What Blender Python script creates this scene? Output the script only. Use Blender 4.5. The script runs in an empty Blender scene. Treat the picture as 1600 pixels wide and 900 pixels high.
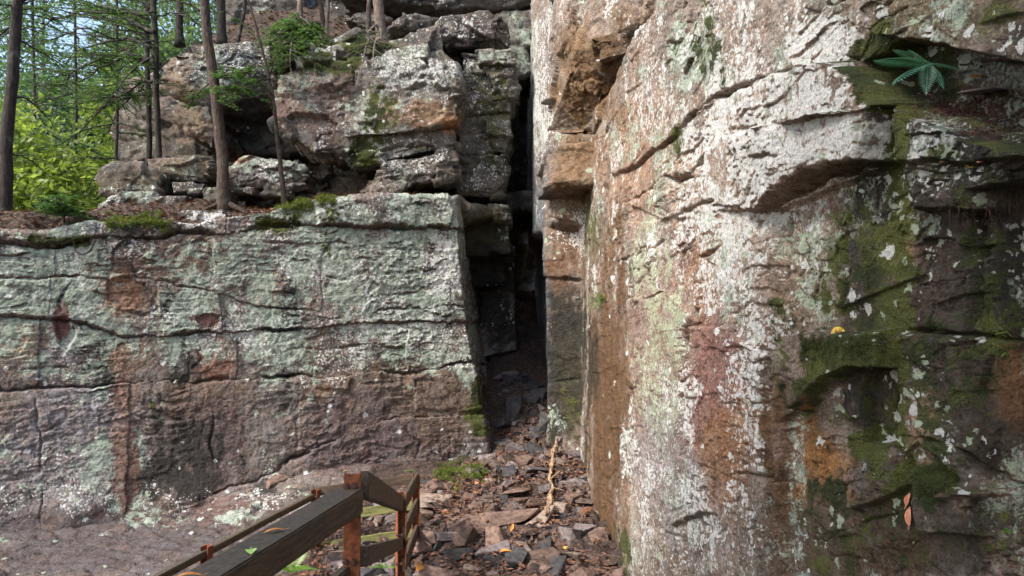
import bpy, bmesh, math, random
import numpy as np
from mathutils import Vector, Matrix, Quaternion

# ------------------------------------------------------------------ camera, world, sun, exposure
scene = bpy.context.scene
col = scene.collection
F = 1186.0                       # focal length in photograph pixels (1600 wide)
CAMZ = 2.6
PITCH = math.atan(50 / F)
cam_d = bpy.data.cameras.new('camera'); cam = bpy.data.objects.new('camera', cam_d); col.objects.link(cam)
cam_d.sensor_fit = 'HORIZONTAL'; cam_d.sensor_width = 36.0; cam_d.lens = 36.0 * F / 1600.0
cam_d.clip_start = 0.05; cam_d.clip_end = 600
cam.location = (0, 0, CAMZ); cam.rotation_euler = (math.pi / 2 + PITCH, 0, 0)
scene.camera = cam

SUN_EL, SUN_AZ = math.radians(44), math.radians(-121)     # azimuth from +Y towards +X: the light comes from behind the camera, left
world = bpy.data.worlds.new('World'); scene.world = world; world.use_nodes = True
wn = world.node_tree.nodes; wl = world.node_tree.links
sky = wn.new('ShaderNodeTexSky'); sky.sky_type = 'NISHITA'; sky.sun_disc = False
sky.sun_elevation = SUN_EL; sky.sun_rotation = SUN_AZ; sky.air_density = 1.0; sky.dust_density = 3.0
bg = wn['Background']; bg.inputs['Strength'].default_value = 0.125
wl.new(sky.outputs[0], bg.inputs['Color'])
sun_d = bpy.data.lights.new('sun', 'SUN'); sun = bpy.data.objects.new('sun', sun_d); col.objects.link(sun)
sun_d.energy = 2.0; sun_d.angle = math.radians(9); sun_d.color = (1.0, 0.95, 0.88)
sdir = Vector((math.sin(SUN_AZ) * math.cos(SUN_EL), math.cos(SUN_AZ) * math.cos(SUN_EL), math.sin(SUN_EL)))
sun.rotation_euler = sdir.to_track_quat('Z', 'Y').to_euler()
vs = scene.view_settings
vs.view_transform = 'Standard'; vs.look = 'None'; vs.gamma = 1.0; vs.exposure = 1.65; vs.use_curve_mapping = False
scene.cycles.max_bounces = 5; scene.cycles.diffuse_bounces = 2; scene.cycles.transparent_max_bounces = 6
scene.cycles.use_denoising = True

# ------------------------------------------------------------------ small library
rng = np.random.default_rng(7)
random.seed(7)
CP, SP = math.cos(PITCH), math.sin(PITCH)
def P(px, py, d):
    """point seen at photograph pixel (px,py), d metres along the view axis"""
    a = (px - 800) / F; b = -(py - 450) / F
    return np.array([d * a, d * (CP - b * SP), CAMZ + d * (SP + b * CP)])
def proj(v):
    x = v[..., 0]; y = v[..., 1]; z = v[..., 2] - CAMZ
    d = y * CP + z * SP; u = -y * SP + z * CP
    d = np.where(d < 0.3, 0.3, d)
    return 800 + F * x / d, 450 - F * u / d
def sstep(a, b, x):
    t = np.clip((x - a) / (b - a), 0, 1); return t * t * (3 - 2 * t)

_perm = np.random.default_rng(3).permutation(256).astype(np.int32); _perm = np.concatenate([_perm, _perm, _perm])
_g = np.array([[1,1,0],[-1,1,0],[1,-1,0],[-1,-1,0],[1,0,1],[-1,0,1],[1,0,-1],[-1,0,-1],[0,1,1],[0,-1,1],[0,1,-1],[0,-1,-1],[1,1,0],[-1,1,0],[0,-1,1],[0,-1,-1]], np.float32)
def perlin(p):
    p = np.asarray(p, np.float32); i = np.floor(p); f = p - i; i = i.astype(np.int32) & 255
    w = f * f * f * (f * (f * 6 - 15) + 10)
    out = np.zeros(p.shape[:-1], np.float32)
    X = i[..., 0]; Y = i[..., 1]; Z = i[..., 2]
    for a in (0, 1):
        wa = w[..., 0] if a else 1 - w[..., 0]; pa = _perm[X + a]
        for b in (0, 1):
            wb = wa * (w[..., 1] if b else 1 - w[..., 1]); pb = _perm[pa + Y + b]
            for c in (0, 1):
                wc = wb * (w[..., 2] if c else 1 - w[..., 2])
                g = _g[_perm[pb + Z + c] & 15]
                out += wc * (g[..., 0] * (f[..., 0] - a) + g[..., 1] * (f[..., 1] - b) + g[..., 2] * (f[..., 2] - c))
    return out
def fbm(p, octv=4, gain=0.5, lac=2.03):
    p = np.asarray(p, np.float32); s = np.zeros(p.shape[:-1], np.float32); a = 1.0
    for k in range(octv):
        s += a * perlin(p + 17.3 * k); p = p * lac; a *= gain
    return s
def hash3(i):
    i = i.astype(np.int64)
    h = (i[..., 0] * 73856093) ^ (i[..., 1] * 19349663) ^ (i[..., 2] * 83492791)
    h = (h ^ (h >> 13)) * 1274126177 & 0x7fffffff
    r = []
    for k in range(6):
        h = (h * 1103515245 + 12345) & 0x7fffffff
        r.append(((h >> 8) & 0xffff).astype(np.float32) / 65535.0)
    return r
def facets(p, size, seed=0, tilt=0.6):
    """chipped-rock relief: random plateaus with tilted tops; also the distance to the nearest chip edge"""
    q = np.asarray(p, np.float32) / np.asarray(size, np.float32) + seed * 11.7
    b = np.floor(q - 0.5)
    F1 = np.full(q.shape[:-1], 9.0, np.float32); F2 = F1.copy(); H = np.zeros_like(F1)
    for a in (0, 1):
        for c in (0, 1):
            for e in (0, 1):
                cell = b + np.array([a, c, e], np.float32)
                r = hash3(cell)
                cen = cell + 0.5 + 0.62 * (np.stack(r[:3], -1) - 0.5)
                dv = q - cen
                d = np.sqrt((dv * dv).sum(-1))
                h = (r[3] - 0.5) + tilt * (dv[..., 0] * (r[4] - 0.5) + dv[..., 2] * (r[5] - 0.5) + dv[..., 1] * (r[3] - 0.5)) * 2
                near = d < F1
                F2 = np.where(near, F1, np.minimum(F2, d)); H = np.where(near, h, H); F1 = np.where(near, d, F1)
    return H, F2 - F1
def polydist(px, py, pts):
    """distance (pixels) to a polyline"""
    best = np.full(px.shape, 1e9, np.float32)
    for (x0, y0), (x1, y1) in zip(pts[:-1], pts[1:]):
        dx, dy = x1 - x0, y1 - y0; L = dx * dx + dy * dy + 1e-9
        t = np.clip(((px - x0) * dx + (py - y0) * dy) / L, 0, 1)
        best = np.minimum(best, np.hypot(px - x0 - t * dx, py - y0 - t * dy))
    return best
def crack(px, py, pts, depth, w, nz):
    """open joint that tapers towards both ends and pinches here and there"""
    pts = np.array(pts, float); seg = np.hypot(*(pts[1:] - pts[:-1]).T); acc = np.concatenate([[0], np.cumsum(seg)]) / seg.sum()
    best = np.full(px.shape, 1e9, np.float32); tt = np.zeros(px.shape, np.float32)
    for k in range(len(pts) - 1):
        (x0, y0), (x1, y1) = pts[k], pts[k + 1]; dx, dy = x1 - x0, y1 - y0; L = dx * dx + dy * dy + 1e-9
        t = np.clip(((px - x0) * dx + (py - y0) * dy) / L, 0, 1); d = np.hypot(px - x0 - t * dx, py - y0 - t * dy)
        n = d < best; best = np.where(n, d, best); tt = np.where(n, acc[k] + t * (acc[k + 1] - acc[k]), tt)
    e = np.sqrt(np.clip(np.sin(np.pi * np.clip(tt, 0, 1)), 0, 1)) * np.clip(.75 + 1.5 * nz, .15, 1.5)
    return depth * np.clip(e, 0, 1.1) * np.exp(-(best / (w * (.25 + .75 * e))) ** 1.4)
def inpoly(px, py, pts):
    c = np.zeros(px.shape, bool); n = len(pts)
    for k in range(n):
        x0, y0 = pts[k]; x1, y1 = pts[(k + 1) % n]
        if y0 == y1: continue
        c ^= ((y0 > py) != (y1 > py)) & (px < (x1 - x0) * (py - y0) / (y1 - y0) + x0)
    return c
def polyheight(px, py, pts, feather):
    """1 inside, 0 outside, soft over feather pixels"""
    d = polydist(px, py, list(pts) + [pts[0]]); s = np.where(inpoly(px, py, pts), d, -d)
    return sstep(-feather * 0.5, feather * 0.5, s)

def mesh_np(name, verts, faces, smooth=True):
    """faces: (n,3) or (n,4) int array"""
    verts = np.asarray(verts, np.float32).reshape(-1, 3); faces = np.asarray(faces, np.int32)
    m = bpy.data.meshes.new(name); n, k = faces.shape
    m.vertices.add(len(verts)); m.vertices.foreach_set('co', verts.ravel())
    m.loops.add(n * k); m.loops.foreach_set('vertex_index', faces.ravel())
    m.polygons.add(n); m.polygons.foreach_set('loop_start', np.arange(0, n * k, k, dtype=np.int32))
    m.polygons.foreach_set('loop_total', np.full(n, k, np.int32))
    m.polygons.foreach_set('use_smooth', np.full(n, smooth))
    m.update(calc_edges=True)
    return m
def setcol(m, name, rgb):
    a = m.attributes.new(name, 'FLOAT_COLOR', 'POINT')
    c = np.ones((len(rgb), 4), np.float32); c[:, :3] = rgb[:, :3]
    if rgb.shape[1] > 3: c[:, 3] = rgb[:, 3]
    a.data.foreach_set('color', c.ravel())
def link(name, mesh, mat=None, parent=None):
    o = bpy.data.objects.new(name, mesh); col.objects.link(o)
    if mat is not None and mesh is not None:
        if len(mesh.materials): mesh.materials[0] = mat
        else: mesh.materials.append(mat)
    if parent is not None:
        o.parent = parent
    return o
def tag(o, label=None, cat=None, group=None, kind=None):
    if label: o['label'] = label
    if cat: o['category'] = cat
    if group: o['group'] = group
    if kind: o['kind'] = kind
    return o
def empty(name, loc=(0, 0, 0)):
    o = bpy.data.objects.new(name, None); col.objects.link(o); o.location = loc; o.empty_display_size = 0.1
    return o
def rebase(o, base):
    """move a world-space mesh so that its origin lies at base"""
    b = Vector([float(v) for v in base]); o.data.transform(Matrix.Translation(-b)); o.location = b
    return o
def grid_faces(nu, nv):
    i = np.arange(nu * nv).reshape(nu, nv)
    return np.stack([i[:-1, :-1], i[1:, :-1], i[1:, 1:], i[:-1, 1:]], -1).reshape(-1, 4)
def submesh(name, verts, faces, sel, attrs, smooth=True):
    f = faces[sel]; u, inv = np.unique(f, return_inverse=True)
    m = mesh_np(name, verts[u], inv.reshape(f.shape), smooth)
    for k, v in attrs.items(): setcol(m, k, v[u])
    return m
def vnormals(verts, faces):
    a = verts[faces[:, 0]]; b = verts[faces[:, 1]]; c = verts[faces[:, 2]]; d = verts[faces[:, -1]]
    n = np.cross(c - a, d - b) if faces.shape[1] == 4 else np.cross(b - a, c - a)
    out = np.zeros_like(verts)
    for k in range(faces.shape[1]): np.add.at(out, faces[:, k], n)
    return out / (np.linalg.norm(out, axis=1, keepdims=True) + 1e-12)
def tube(path, radii, sides=8, wob=0.0, seed=0):
    """tapered tube along a polyline -> verts, quad faces"""
    path = np.asarray(path, float); n = len(path); r = np.random.default_rng(seed)
    T = np.gradient(path, axis=0); T /= np.linalg.norm(T, axis=1, keepdims=True) + 1e-9
    up = np.array([0, 0, 1.0]) if abs(T[0, 2]) < 0.9 else np.array([1.0, 0, 0])
    V = []
    for k in range(n):
        s = np.cross(T[k], up); s /= np.linalg.norm(s) + 1e-9; t = np.cross(s, T[k]); up = t
        a = np.linspace(0, 2 * math.pi, sides, endpoint=False)
        rr = radii[k] * (1 + wob * r.uniform(-1, 1, sides))
        V.append(path[k] + (np.cos(a) * rr)[:, None] * s + (np.sin(a) * rr)[:, None] * t)
    V = np.concatenate(V); Fc = []
    for k in range(n - 1):
        for a in range(sides):
            b = (a + 1) % sides
            Fc.append((k * sides + a, k * sides + b, (k + 1) * sides + b, (k + 1) * sides + a))
    c0 = len(V); V = np.vstack([V, path[0], path[-1]])
    for a in range(sides):
        b = (a + 1) % sides
        Fc.append((b, a, c0, c0)); Fc.append(((n - 1) * sides + a, (n - 1) * sides + b, c0 + 1, c0 + 1))
    return V, np.array(Fc, np.int32)
class Geo:
    """collects quads of one mesh"""
    def __init__(s): s.v = []; s.f = []; s.n = 0
    def add(s, v, f):
        s.v.append(np.asarray(v, float)); s.f.append(np.asarray(f, np.int32) + s.n); s.n += len(v)
    def tube(s, *a, **k): s.add(*tube(*a, **k))
    def mesh(s, name, smooth=True):
        v = np.concatenate(s.v); f = np.concatenate(s.f)
        tri = f[:, 2] == f[:, 3]
        bm = bmesh.new()
        if tri.any():
            m = bpy.data.meshes.new(name)
            m.from_pydata(v.tolist(), [], [tuple(q[:3]) if t else tuple(q) for q, t in zip(f.tolist(), tri)])
            m.polygons.foreach_set('use_smooth', np.full(len(m.polygons), smooth)); m.update()
            bm.free(); return m
        bm.free()
        return mesh_np(name, v, f, smooth)

# ------------------------------------------------------------------ materials
def newmat(name):
    m = bpy.data.materials.new(name); m.use_nodes = True; nt = m.node_tree
    return m, nt, nt.nodes['Principled BSDF']
class NT:
    def __init__(s, nt): s.nt = nt
    def n(s, t, **k):
        o = s.nt.nodes.new(t)
        for a, b in k.items(): setattr(o, a, b)
        return o
    def l(s, a, b): s.nt.links.new(a, b)
    def val(s, sock, v):
        if isinstance(v, (int, float, tuple, list)): sock.default_value = v
        else: s.l(v, sock)
    def math(s, op, a, b=None, c=None, clamp=False):
        o = s.n('ShaderNodeMath', operation=op, use_clamp=clamp); s.val(o.inputs[0], a)
        if b is not None: s.val(o.inputs[1], b)
        if c is not None: s.val(o.inputs[2], c)
        return o.outputs[0]
    def mix(s, f, a, b, mode='MIX'):
        o = s.n('ShaderNodeMix', data_type='RGBA', blend_type=mode)
        s.val(o.inputs[0], f); s.val(o.inputs[6], a); s.val(o.inputs[7], b); return o.outputs[2]
    def noise(s, vec, scale, detail=4, rough=0.55, dist=0.0):
        o = s.n('ShaderNodeTexNoise'); s.l(vec, o.inputs['Vector'])
        o.inputs['Scale'].default_value = scale; o.inputs['Detail'].default_value = detail
        o.inputs['Roughness'].default_value = rough; o.inputs['Distortion'].default_value = dist
        return o.outputs[0]
    def voro(s, vec, scale, feature='F1', out=0):
        o = s.n('ShaderNodeTexVoronoi', feature=feature); s.l(vec, o.inputs['Vector']); o.inputs['Scale'].default_value = scale
        return o.outputs[out]
    def ramp(s, f, a, b, lo=0.0, hi=1.0):
        o = s.n('ShaderNodeMapRange', interpolation_type='SMOOTHSTEP', clamp=True); s.val(o.inputs[0], f)
        for k, v in zip((1, 2, 3, 4), (a, b, lo, hi)): s.val(o.inputs[k], v)
        return o.outputs[0]
    def sep(s, c):
        o = s.n('ShaderNodeSeparateColor'); s.l(c, o.inputs[0]); return o.outputs
    def attr(s, name):
        return s.n('ShaderNodeAttribute', attribute_name=name)
    def bump(s, h, dist, strength=1.0, normal=None):
        o = s.n('ShaderNodeBump'); s.l(h, o.inputs['Height']); o.inputs['Distance'].default_value = dist
        o.inputs['Strength'].default_value = strength
        if normal is not None: s.l(normal, o.inputs['Normal'])
        return o.outputs[0]

def rock_material(name='weathered_rock', streak=1.0):
    """rock colour with some painted shade, lichen, moss and stains whose densities are stored on the vertices"""
    m, nt, bs = newmat(name); g = NT(nt)
    pos = g.n('ShaderNodeNewGeometry').outputs['Position']
    mp = g.n('ShaderNodeMapping'); g.l(pos, mp.inputs[0]); mp.inputs['Scale'].default_value = (1, 1, 0.45)
    sv = mp.outputs[0]
    base = g.attr('rock_shade_col').outputs['Color']
    k1 = g.attr('lichen'); k1c = g.sep(k1.outputs['Color']); white, green, moss = k1c[0], k1c[1], k1c[2]
    k2 = g.attr('stain'); k2c = g.sep(k2.outputs['Color']); dark, wet, warm = k2c[0], k2c[1], k2c[2]
    n_big = g.noise(pos, 2.6, 5, 0.6)
    n_mid = g.noise(pos, 11, 6, 0.65, 0.4)
    n_fin = g.noise(pos, 60, 4, 0.7)
    n_str = g.noise(sv, 14, 5, 0.6)
    # rock body
    c = g.mix(g.ramp(n_mid, 0.3, 0.7), g.mix(1.0, base, (0.50, 0.47, 0.47, 1), 'MULTIPLY'), g.mix(1.0, base, (1.5, 1.45, 1.38, 1), 'MULTIPLY'))
    c = g.mix(g.ramp(n_fin, 0.38, 0.68), g.mix(1.0, c, (0.62, 0.60, 0.60, 1), 'MULTIPLY'), g.mix(1.0, c, (1.28, 1.26, 1.22, 1), 'MULTIPLY'))
    c = g.mix(g.math('MULTIPLY', g.ramp(n_str, 0.50, 0.68), 0.5), c, g.mix(1.0, base, (1.05, 0.72, 0.55, 1), 'MULTIPLY'))
    gl = g.math('ADD', g.math('MULTIPLY', g.noise(pos, 5, 6, 0.7, 0.5), 0.65), g.math('MULTIPLY', n_fin, 0.35))
    c = g.mix(g.ramp(gl, 0.45, 0.60, 0, 0.7), c, g.mix(1.0, base, (1.22, 1.34, 1.45, 1), 'MULTIPLY'))
    c = g.mix(g.ramp(g.noise(pos, 24, 6, 0.75, 0.4), 0.36, 0.46, 0.75, 0.0), c, g.mix(1.0, base, (0.28, 0.26, 0.26, 1), 'MULTIPLY'))
    # stains
    ds = g.ramp(g.math('ADD', g.math('MULTIPLY', g.noise(sv, 7, 6, 0.7), 0.6), g.math('MULTIPLY', n_fin, 0.4)),
                g.math('SUBTRACT', 0.80, g.math('MULTIPLY', dark, 0.62)), g.math('SUBTRACT', 0.93, g.math('MULTIPLY', dark, 0.62)))
    c = g.mix(g.math('MULTIPLY', ds, 0.9), c, (0.022, 0.021, 0.018, 1))
    # crustose lichen, pale green
    ng = g.math('ADD', g.math('MULTIPLY', g.noise(pos, 9, 7, 0.72, 0.6), 0.62), g.math('MULTIPLY', n_fin, 0.38))
    mg = g.ramp(ng, g.math('SUBTRACT', 0.69, g.math('MULTIPLY', green, 0.36)), g.math('SUBTRACT', 0.79, g.math('MULTIPLY', green, 0.36)))
    gcol = g.mix(g.ramp(n_mid, 0.35, 0.65), (0.27, 0.33, 0.27, 1), (0.53, 0.61, 0.51, 1))
    gcol = g.mix(warm, gcol, (0.46, 0.48, 0.27, 1))
    gcol = g.mix(g.ramp(n_fin, 0.35, 0.7), g.mix(1.0, gcol, (0.7, 0.72, 0.7, 1), 'MULTIPLY'), gcol)
    c = g.mix(g.math('MULTIPLY', mg, 0.86), c, gcol)
    # white lichen rosettes
    vw = g.n('ShaderNodeVectorMath', operation='ADD'); g.l(pos, vw.inputs[0])
    wn_ = g.n('ShaderNodeTexNoise'); g.l(pos, wn_.inputs['Vector']); wn_.inputs['Scale'].default_value = 22; wn_.inputs['Detail'].default_value = 4
    sc_ = g.n('ShaderNodeVectorMath', operation='SCALE'); g.l(wn_.outputs['Color'], sc_.inputs[0]); sc_.inputs['Scale'].default_value = 0.06
    g.l(sc_.outputs[0], vw.inputs[1])
    vd = g.voro(vw.outputs[0], 27)
    nw = g.math('ADD', g.math('ADD', g.math('MULTIPLY', g.noise(pos, 38, 6, 0.7, 0.3), 0.40), g.math('MULTIPLY', g.math('SUBTRACT', 0.75, vd), 0.26)), g.math('MULTIPLY', g.noise(sv, 7.5, 5, 0.68, 0.6), 0.42))
    mw = g.ramp(nw, g.math('SUBTRACT', 0.690, g.math('MULTIPLY', white, 0.34)), g.math('SUBTRACT', 0.765, g.math('MULTIPLY', white, 0.34)))
    wcol = g.mix(g.ramp(n_fin, 0.3, 0.7), (0.44, 0.44, 0.42, 1), (0.74, 0.74, 0.715, 1))
    c = g.mix(g.math('MULTIPLY', mw, 0.95), c, wcol)
    # larger round lichen rosettes
    ros = k1.outputs['Alpha']
    vr = g.n('ShaderNodeTexVoronoi', feature='F1'); g.l(vw.outputs[0], vr.inputs['Vector']); vr.inputs['Scale'].default_value = 15
    pick = g.math('LESS_THAN', g.sep(vr.outputs['Color'])[0], g.math('MULTIPLY', ros, 0.8))
    rsz = g.ramp(g.sep(vr.outputs['Color'])[1], 0, 1, 0.25, 0.62)
    edge = g.math('SUBTRACT', g.math('ADD', vr.outputs['Distance'], g.math('MULTIPLY', g.math('SUBTRACT', g.noise(pos, 55, 4, 0.7), 0.5), 0.7)), rsz)
    mr = g.math('MULTIPLY', pick, g.ramp(edge, 0.04, -0.04))
    rcol = g.mix(g.ramp(g.sep(vr.outputs['Color'])[2], 0.45, 0.55), (0.78, 0.78, 0.76, 1), (0.46, 0.53, 0.40, 1))
    rcol = g.mix(g.ramp(n_fin, 0.35, 0.7), g.mix(1.0, rcol, (0.68, 0.7, 0.68, 1), 'MULTIPLY'), rcol)
    # moss
    nm = g.math('ADD', g.math('MULTIPLY', g.noise(pos, 7, 7, 0.7, 0.5), 0.7), g.math('MULTIPLY', n_fin, 0.3))
    mm = g.ramp(nm, g.math('SUBTRACT', 0.76, g.math('MULTIPLY', moss, 0.5)), g.math('SUBTRACT', 0.82, g.math('MULTIPLY', moss, 0.5)))
    mcol = g.mix(g.ramp(n_big, 0.38, 0.62), (0.026, 0.036, 0.011, 1), (0.088, 0.098, 0.024, 1))
    mcol = g.mix(g.ramp(g.noise(pos, 120, 2, 0.6), 0.3, 0.7), g.mix(1.0, mcol, (0.5, 0.5, 0.5, 1), 'MULTIPLY'), g.mix(1.0, mcol, (1.5, 1.5, 1.3, 1), 'MULTIPLY'))
    c = g.mix(mm, c, mcol)
    c = g.mix(g.math('MULTIPLY', mr, 0.95), c, rcol)
    g.l(c, bs.inputs['Base Color'])
    r = g.math('SUBTRACT', 0.92, g.math('MULTIPLY', wet, g.ramp(n_mid, 0.35, 0.6, 0.25, 0.5)))
    g.l(r, bs.inputs['Roughness']); bs.inputs['Specular IOR Level'].default_value = 0.35
    hgt = g.math('ADD', g.math('MULTIPLY', g.noise(pos, 30, 6, 0.7), 0.045), g.math('MULTIPLY', g.noise(pos, 150, 3, 0.75), g.math('ADD', 0.006, g.math('MULTIPLY', moss, 0.014))))
    g.l(g.bump(hgt, 1.0, 1.0), bs.inputs['Normal'])
    return m
ROCK = rock_material()

def stone_material(name, tint):
    m, nt, bs = newmat(name); g = NT(nt)
    tc = g.n('ShaderNodeTexCoord').outputs['Object']; oi = g.n('ShaderNodeObjectInfo')
    va = g.n('ShaderNodeVectorMath', operation='ADD'); g.l(tc, va.inputs[0])
    sc = g.n('ShaderNodeVectorMath', operation='SCALE'); g.l(oi.outputs['Location'], sc.inputs[0]); sc.inputs['Scale'].default_value = 3.7
    g.l(sc.outputs[0], va.inputs[1]); v = va.outputs[0]
    n1 = g.noise(v, 7, 6, 0.65); n2 = g.noise(v, 45, 5, 0.7)
    rr = g.ramp(oi.outputs['Random'], 0, 1, 0.65, 1.35)
    c = g.mix(g.ramp(n1, 0.32, 0.68), (tint[0] * 0.55, tint[1] * 0.52, tint[2] * 0.52, 1), (tint[0] * 1.4, tint[1] * 1.4, tint[2] * 1.4, 1))
    c = g.mix(g.ramp(n2, 0.35, 0.7), g.mix(1.0, c, (0.6, 0.6, 0.6, 1), 'MULTIPLY'), c)
    hs = g.n('ShaderNodeHueSaturation'); g.l(c, hs.inputs['Color']); g.l(rr, hs.inputs['Value'])
    c = g.mix(g.ramp(g.noise(v, 20, 6, 0.7), 0.62, 0.68, 0, 0.6), hs.outputs[0], (0.34, 0.33, 0.32, 1))
    g.l(c, bs.inputs['Base Color']); bs.inputs['Roughness'].default_value = 0.82
    b1 = g.bump(n1, 0.05, 0.6); b2 = g.bump(n2, 0.012, 0.9, b1); g.l(b2, bs.inputs['Normal'])
    return m
STONES = [stone_material('stone_grey', (0.20, 0.165, 0.16)), stone_material('stone_brown', (0.18, 0.115, 0.088)),
          stone_material('stone_tan', (0.28, 0.215, 0.17)), stone_material('stone_dark', (0.06, 0.056, 0.058))]
STONE_RED = stone_material('stone_red', (0.30, 0.13, 0.07))

def soil_material(name, c0, c1, c2, scale=18, bumpd=0.05):
    m, nt, bs = newmat(name); g = NT(nt)
    pos = g.n('ShaderNodeNewGeometry').outputs['Position']
    n1 = g.noise(pos, 1.6, 5, 0.6); n2 = g.noise(pos, scale, 8, 0.72, 0.4); n3 = g.voro(pos, scale * 2.2, out=1)
    c = g.mix(g.ramp(n2, 0.35, 0.68), (*c0, 1), (*c1, 1))
    c = g.mix(g.ramp(n1, 0.45, 0.62), c, g.mix(g.ramp(n2, 0.4, 0.6), (*c2, 1), c))
    s = g.sep(n3)[0]
    c = g.mix(g.ramp(s, 0.8, 0.86, 0, 0.45), c, (0.22, 0.11, 0.06, 1))
    g.l(c, bs.inputs['Base Color']); bs.inputs['Roughness'].default_value = 0.95
    g.l(g.bump(n2, bumpd, 1.0, g.bump(g.noise(pos, 90, 4, 0.7), 0.012, 0.8)), bs.inputs['Normal'])
    return m
SOIL = soil_material('forest_soil', (0.020, 0.013, 0.010), (0.085, 0.055, 0.040), (0.05, 0.04, 0.022))
RUBBLE = soil_material('trampled_rubble_soil', (0.020, 0.013, 0.011), (0.085, 0.056, 0.046), (0.045, 0.033, 0.027))

def bark_material(name, c0, c1):
    m, nt, bs = newmat(name); g = NT(nt)
    tc = g.n('ShaderNodeNewGeometry').outputs['Position']
    mp = g.n('ShaderNodeMapping'); g.l(tc, mp.inputs[0]); mp.inputs['Scale'].default_value = (1, 1, 0.22)
    n1 = g.noise(mp.outputs[0], 42, 6, 0.65, 0.5); n2 = g.noise(tc, 6, 4, 0.6)
    c = g.mix(g.ramp(n1, 0.36, 0.64), (*c0, 1), (*c1, 1))
    c = g.mix(g.ramp(n2, 0.55, 0.72, 0, 0.5), c, (0.16, 0.17, 0.14, 1))
    g.l(c, bs.inputs['Base Color']); bs.inputs['Roughness'].default_value = 0.95
    g.l(g.bump(n1, 0.03, 1.0), bs.inputs['Normal'])
    return m
BARK = bark_material('hemlock_bark', (0.022, 0.016, 0.013), (0.10, 0.066, 0.048))
BARK_DARK = bark_material('dark_bark', (0.014, 0.011, 0.009), (0.050, 0.040, 0.034))
BARK_PALE = bark_material('pale_bark', (0.07, 0.055, 0.045), (0.22, 0.165, 0.13))

def leaf_material(name, c0, c1, trans=0.45, rough=0.5):
    m, nt, bs = newmat(name); g = NT(nt)
    pos = g.n('ShaderNodeNewGeometry').outputs['Position']
    rp = g.n('ShaderNodeNewGeometry').outputs['Random Per Island']
    n = g.noise(pos, 1.3, 3, 0.6)
    f = g.math('ADD', g.math('MULTIPLY', rp, 0.6), g.math('MULTIPLY', n, 0.5), clamp=True)
    c = g.mix(f, (*c0, 1), (*c1, 1))
    g.l(c, bs.inputs['Base Color']); bs.inputs['Roughness'].default_value = rough
    tr = g.n('ShaderNodeBsdfTranslucent'); g.l(g.mix(1.0, c, (1.4, 1.5, 0.85, 1), 'MULTIPLY'), tr.inputs['Color'])
    mx = g.n('ShaderNodeMixShader'); mx.inputs[0].default_value = trans
    g.l(bs.outputs[0], mx.inputs[1]); g.l(tr.outputs[0], mx.inputs[2])
    g.l(mx.outputs[0], nt.nodes['Material Output'].inputs['Surface'])
    return m
NEEDLE = leaf_material('hemlock_needles', (0.028, 0.062, 0.020), (0.10, 0.18, 0.055), 0.4)
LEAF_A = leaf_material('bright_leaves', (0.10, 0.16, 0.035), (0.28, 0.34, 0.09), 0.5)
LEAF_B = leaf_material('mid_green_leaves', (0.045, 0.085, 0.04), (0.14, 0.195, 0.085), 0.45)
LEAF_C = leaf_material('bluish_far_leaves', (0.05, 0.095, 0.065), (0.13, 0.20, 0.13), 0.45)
FERN = leaf_material('fern_green', (0.035, 0.12, 0.085), (0.085, 0.23, 0.155), 0.3, 0.4)
FERN_LIGHT = leaf_material('young_fern_green', (0.10, 0.22, 0.03), (0.22, 0.40, 0.06), 0.4, 0.4)
MOSSM = leaf_material('cushion_moss', (0.045, 0.075, 0.012), (0.15, 0.19, 0.02), 0.2, 0.9)
MOSSD = leaf_material('dark_moss', (0.020, 0.032, 0.009), (0.075, 0.09, 0.020), 0.15, 0.9)
GRASS = leaf_material('grass_blades', (0.06, 0.10, 0.02), (0.20, 0.26, 0.06), 0.35)
LITTER = leaf_material('leaf_litter', (0.05, 0.022, 0.014), (0.24, 0.11, 0.06), 0.1, 0.7)
def plain(name, c0, c1, scale=30, rough=0.6, bumpd=0.003, stretch=(1, 1, 1), spec=0.4):
    m, nt, bs = newmat(name); g = NT(nt)
    tc = g.n('ShaderNodeTexCoord').outputs['Object']
    mp = g.n('ShaderNodeMapping'); g.l(tc, mp.inputs[0]); mp.inputs['Scale'].default_value = stretch
    n = g.noise(mp.outputs[0], scale, 7, 0.68, 0.3)
    g.l(g.mix(g.ramp(n, 0.32, 0.68), (*c0, 1), (*c1, 1)), bs.inputs['Base Color'])
    bs.inputs['Roughness'].default_value = rough; bs.inputs['Specular IOR Level'].default_value = spec
    g.l(g.bump(n, bumpd, 0.9), bs.inputs['Normal'])
    return m
RUST = plain('rusted_steel', (0.085, 0.026, 0.012), (0.30, 0.095, 0.036), 22, 0.75, 0.004)
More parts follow.
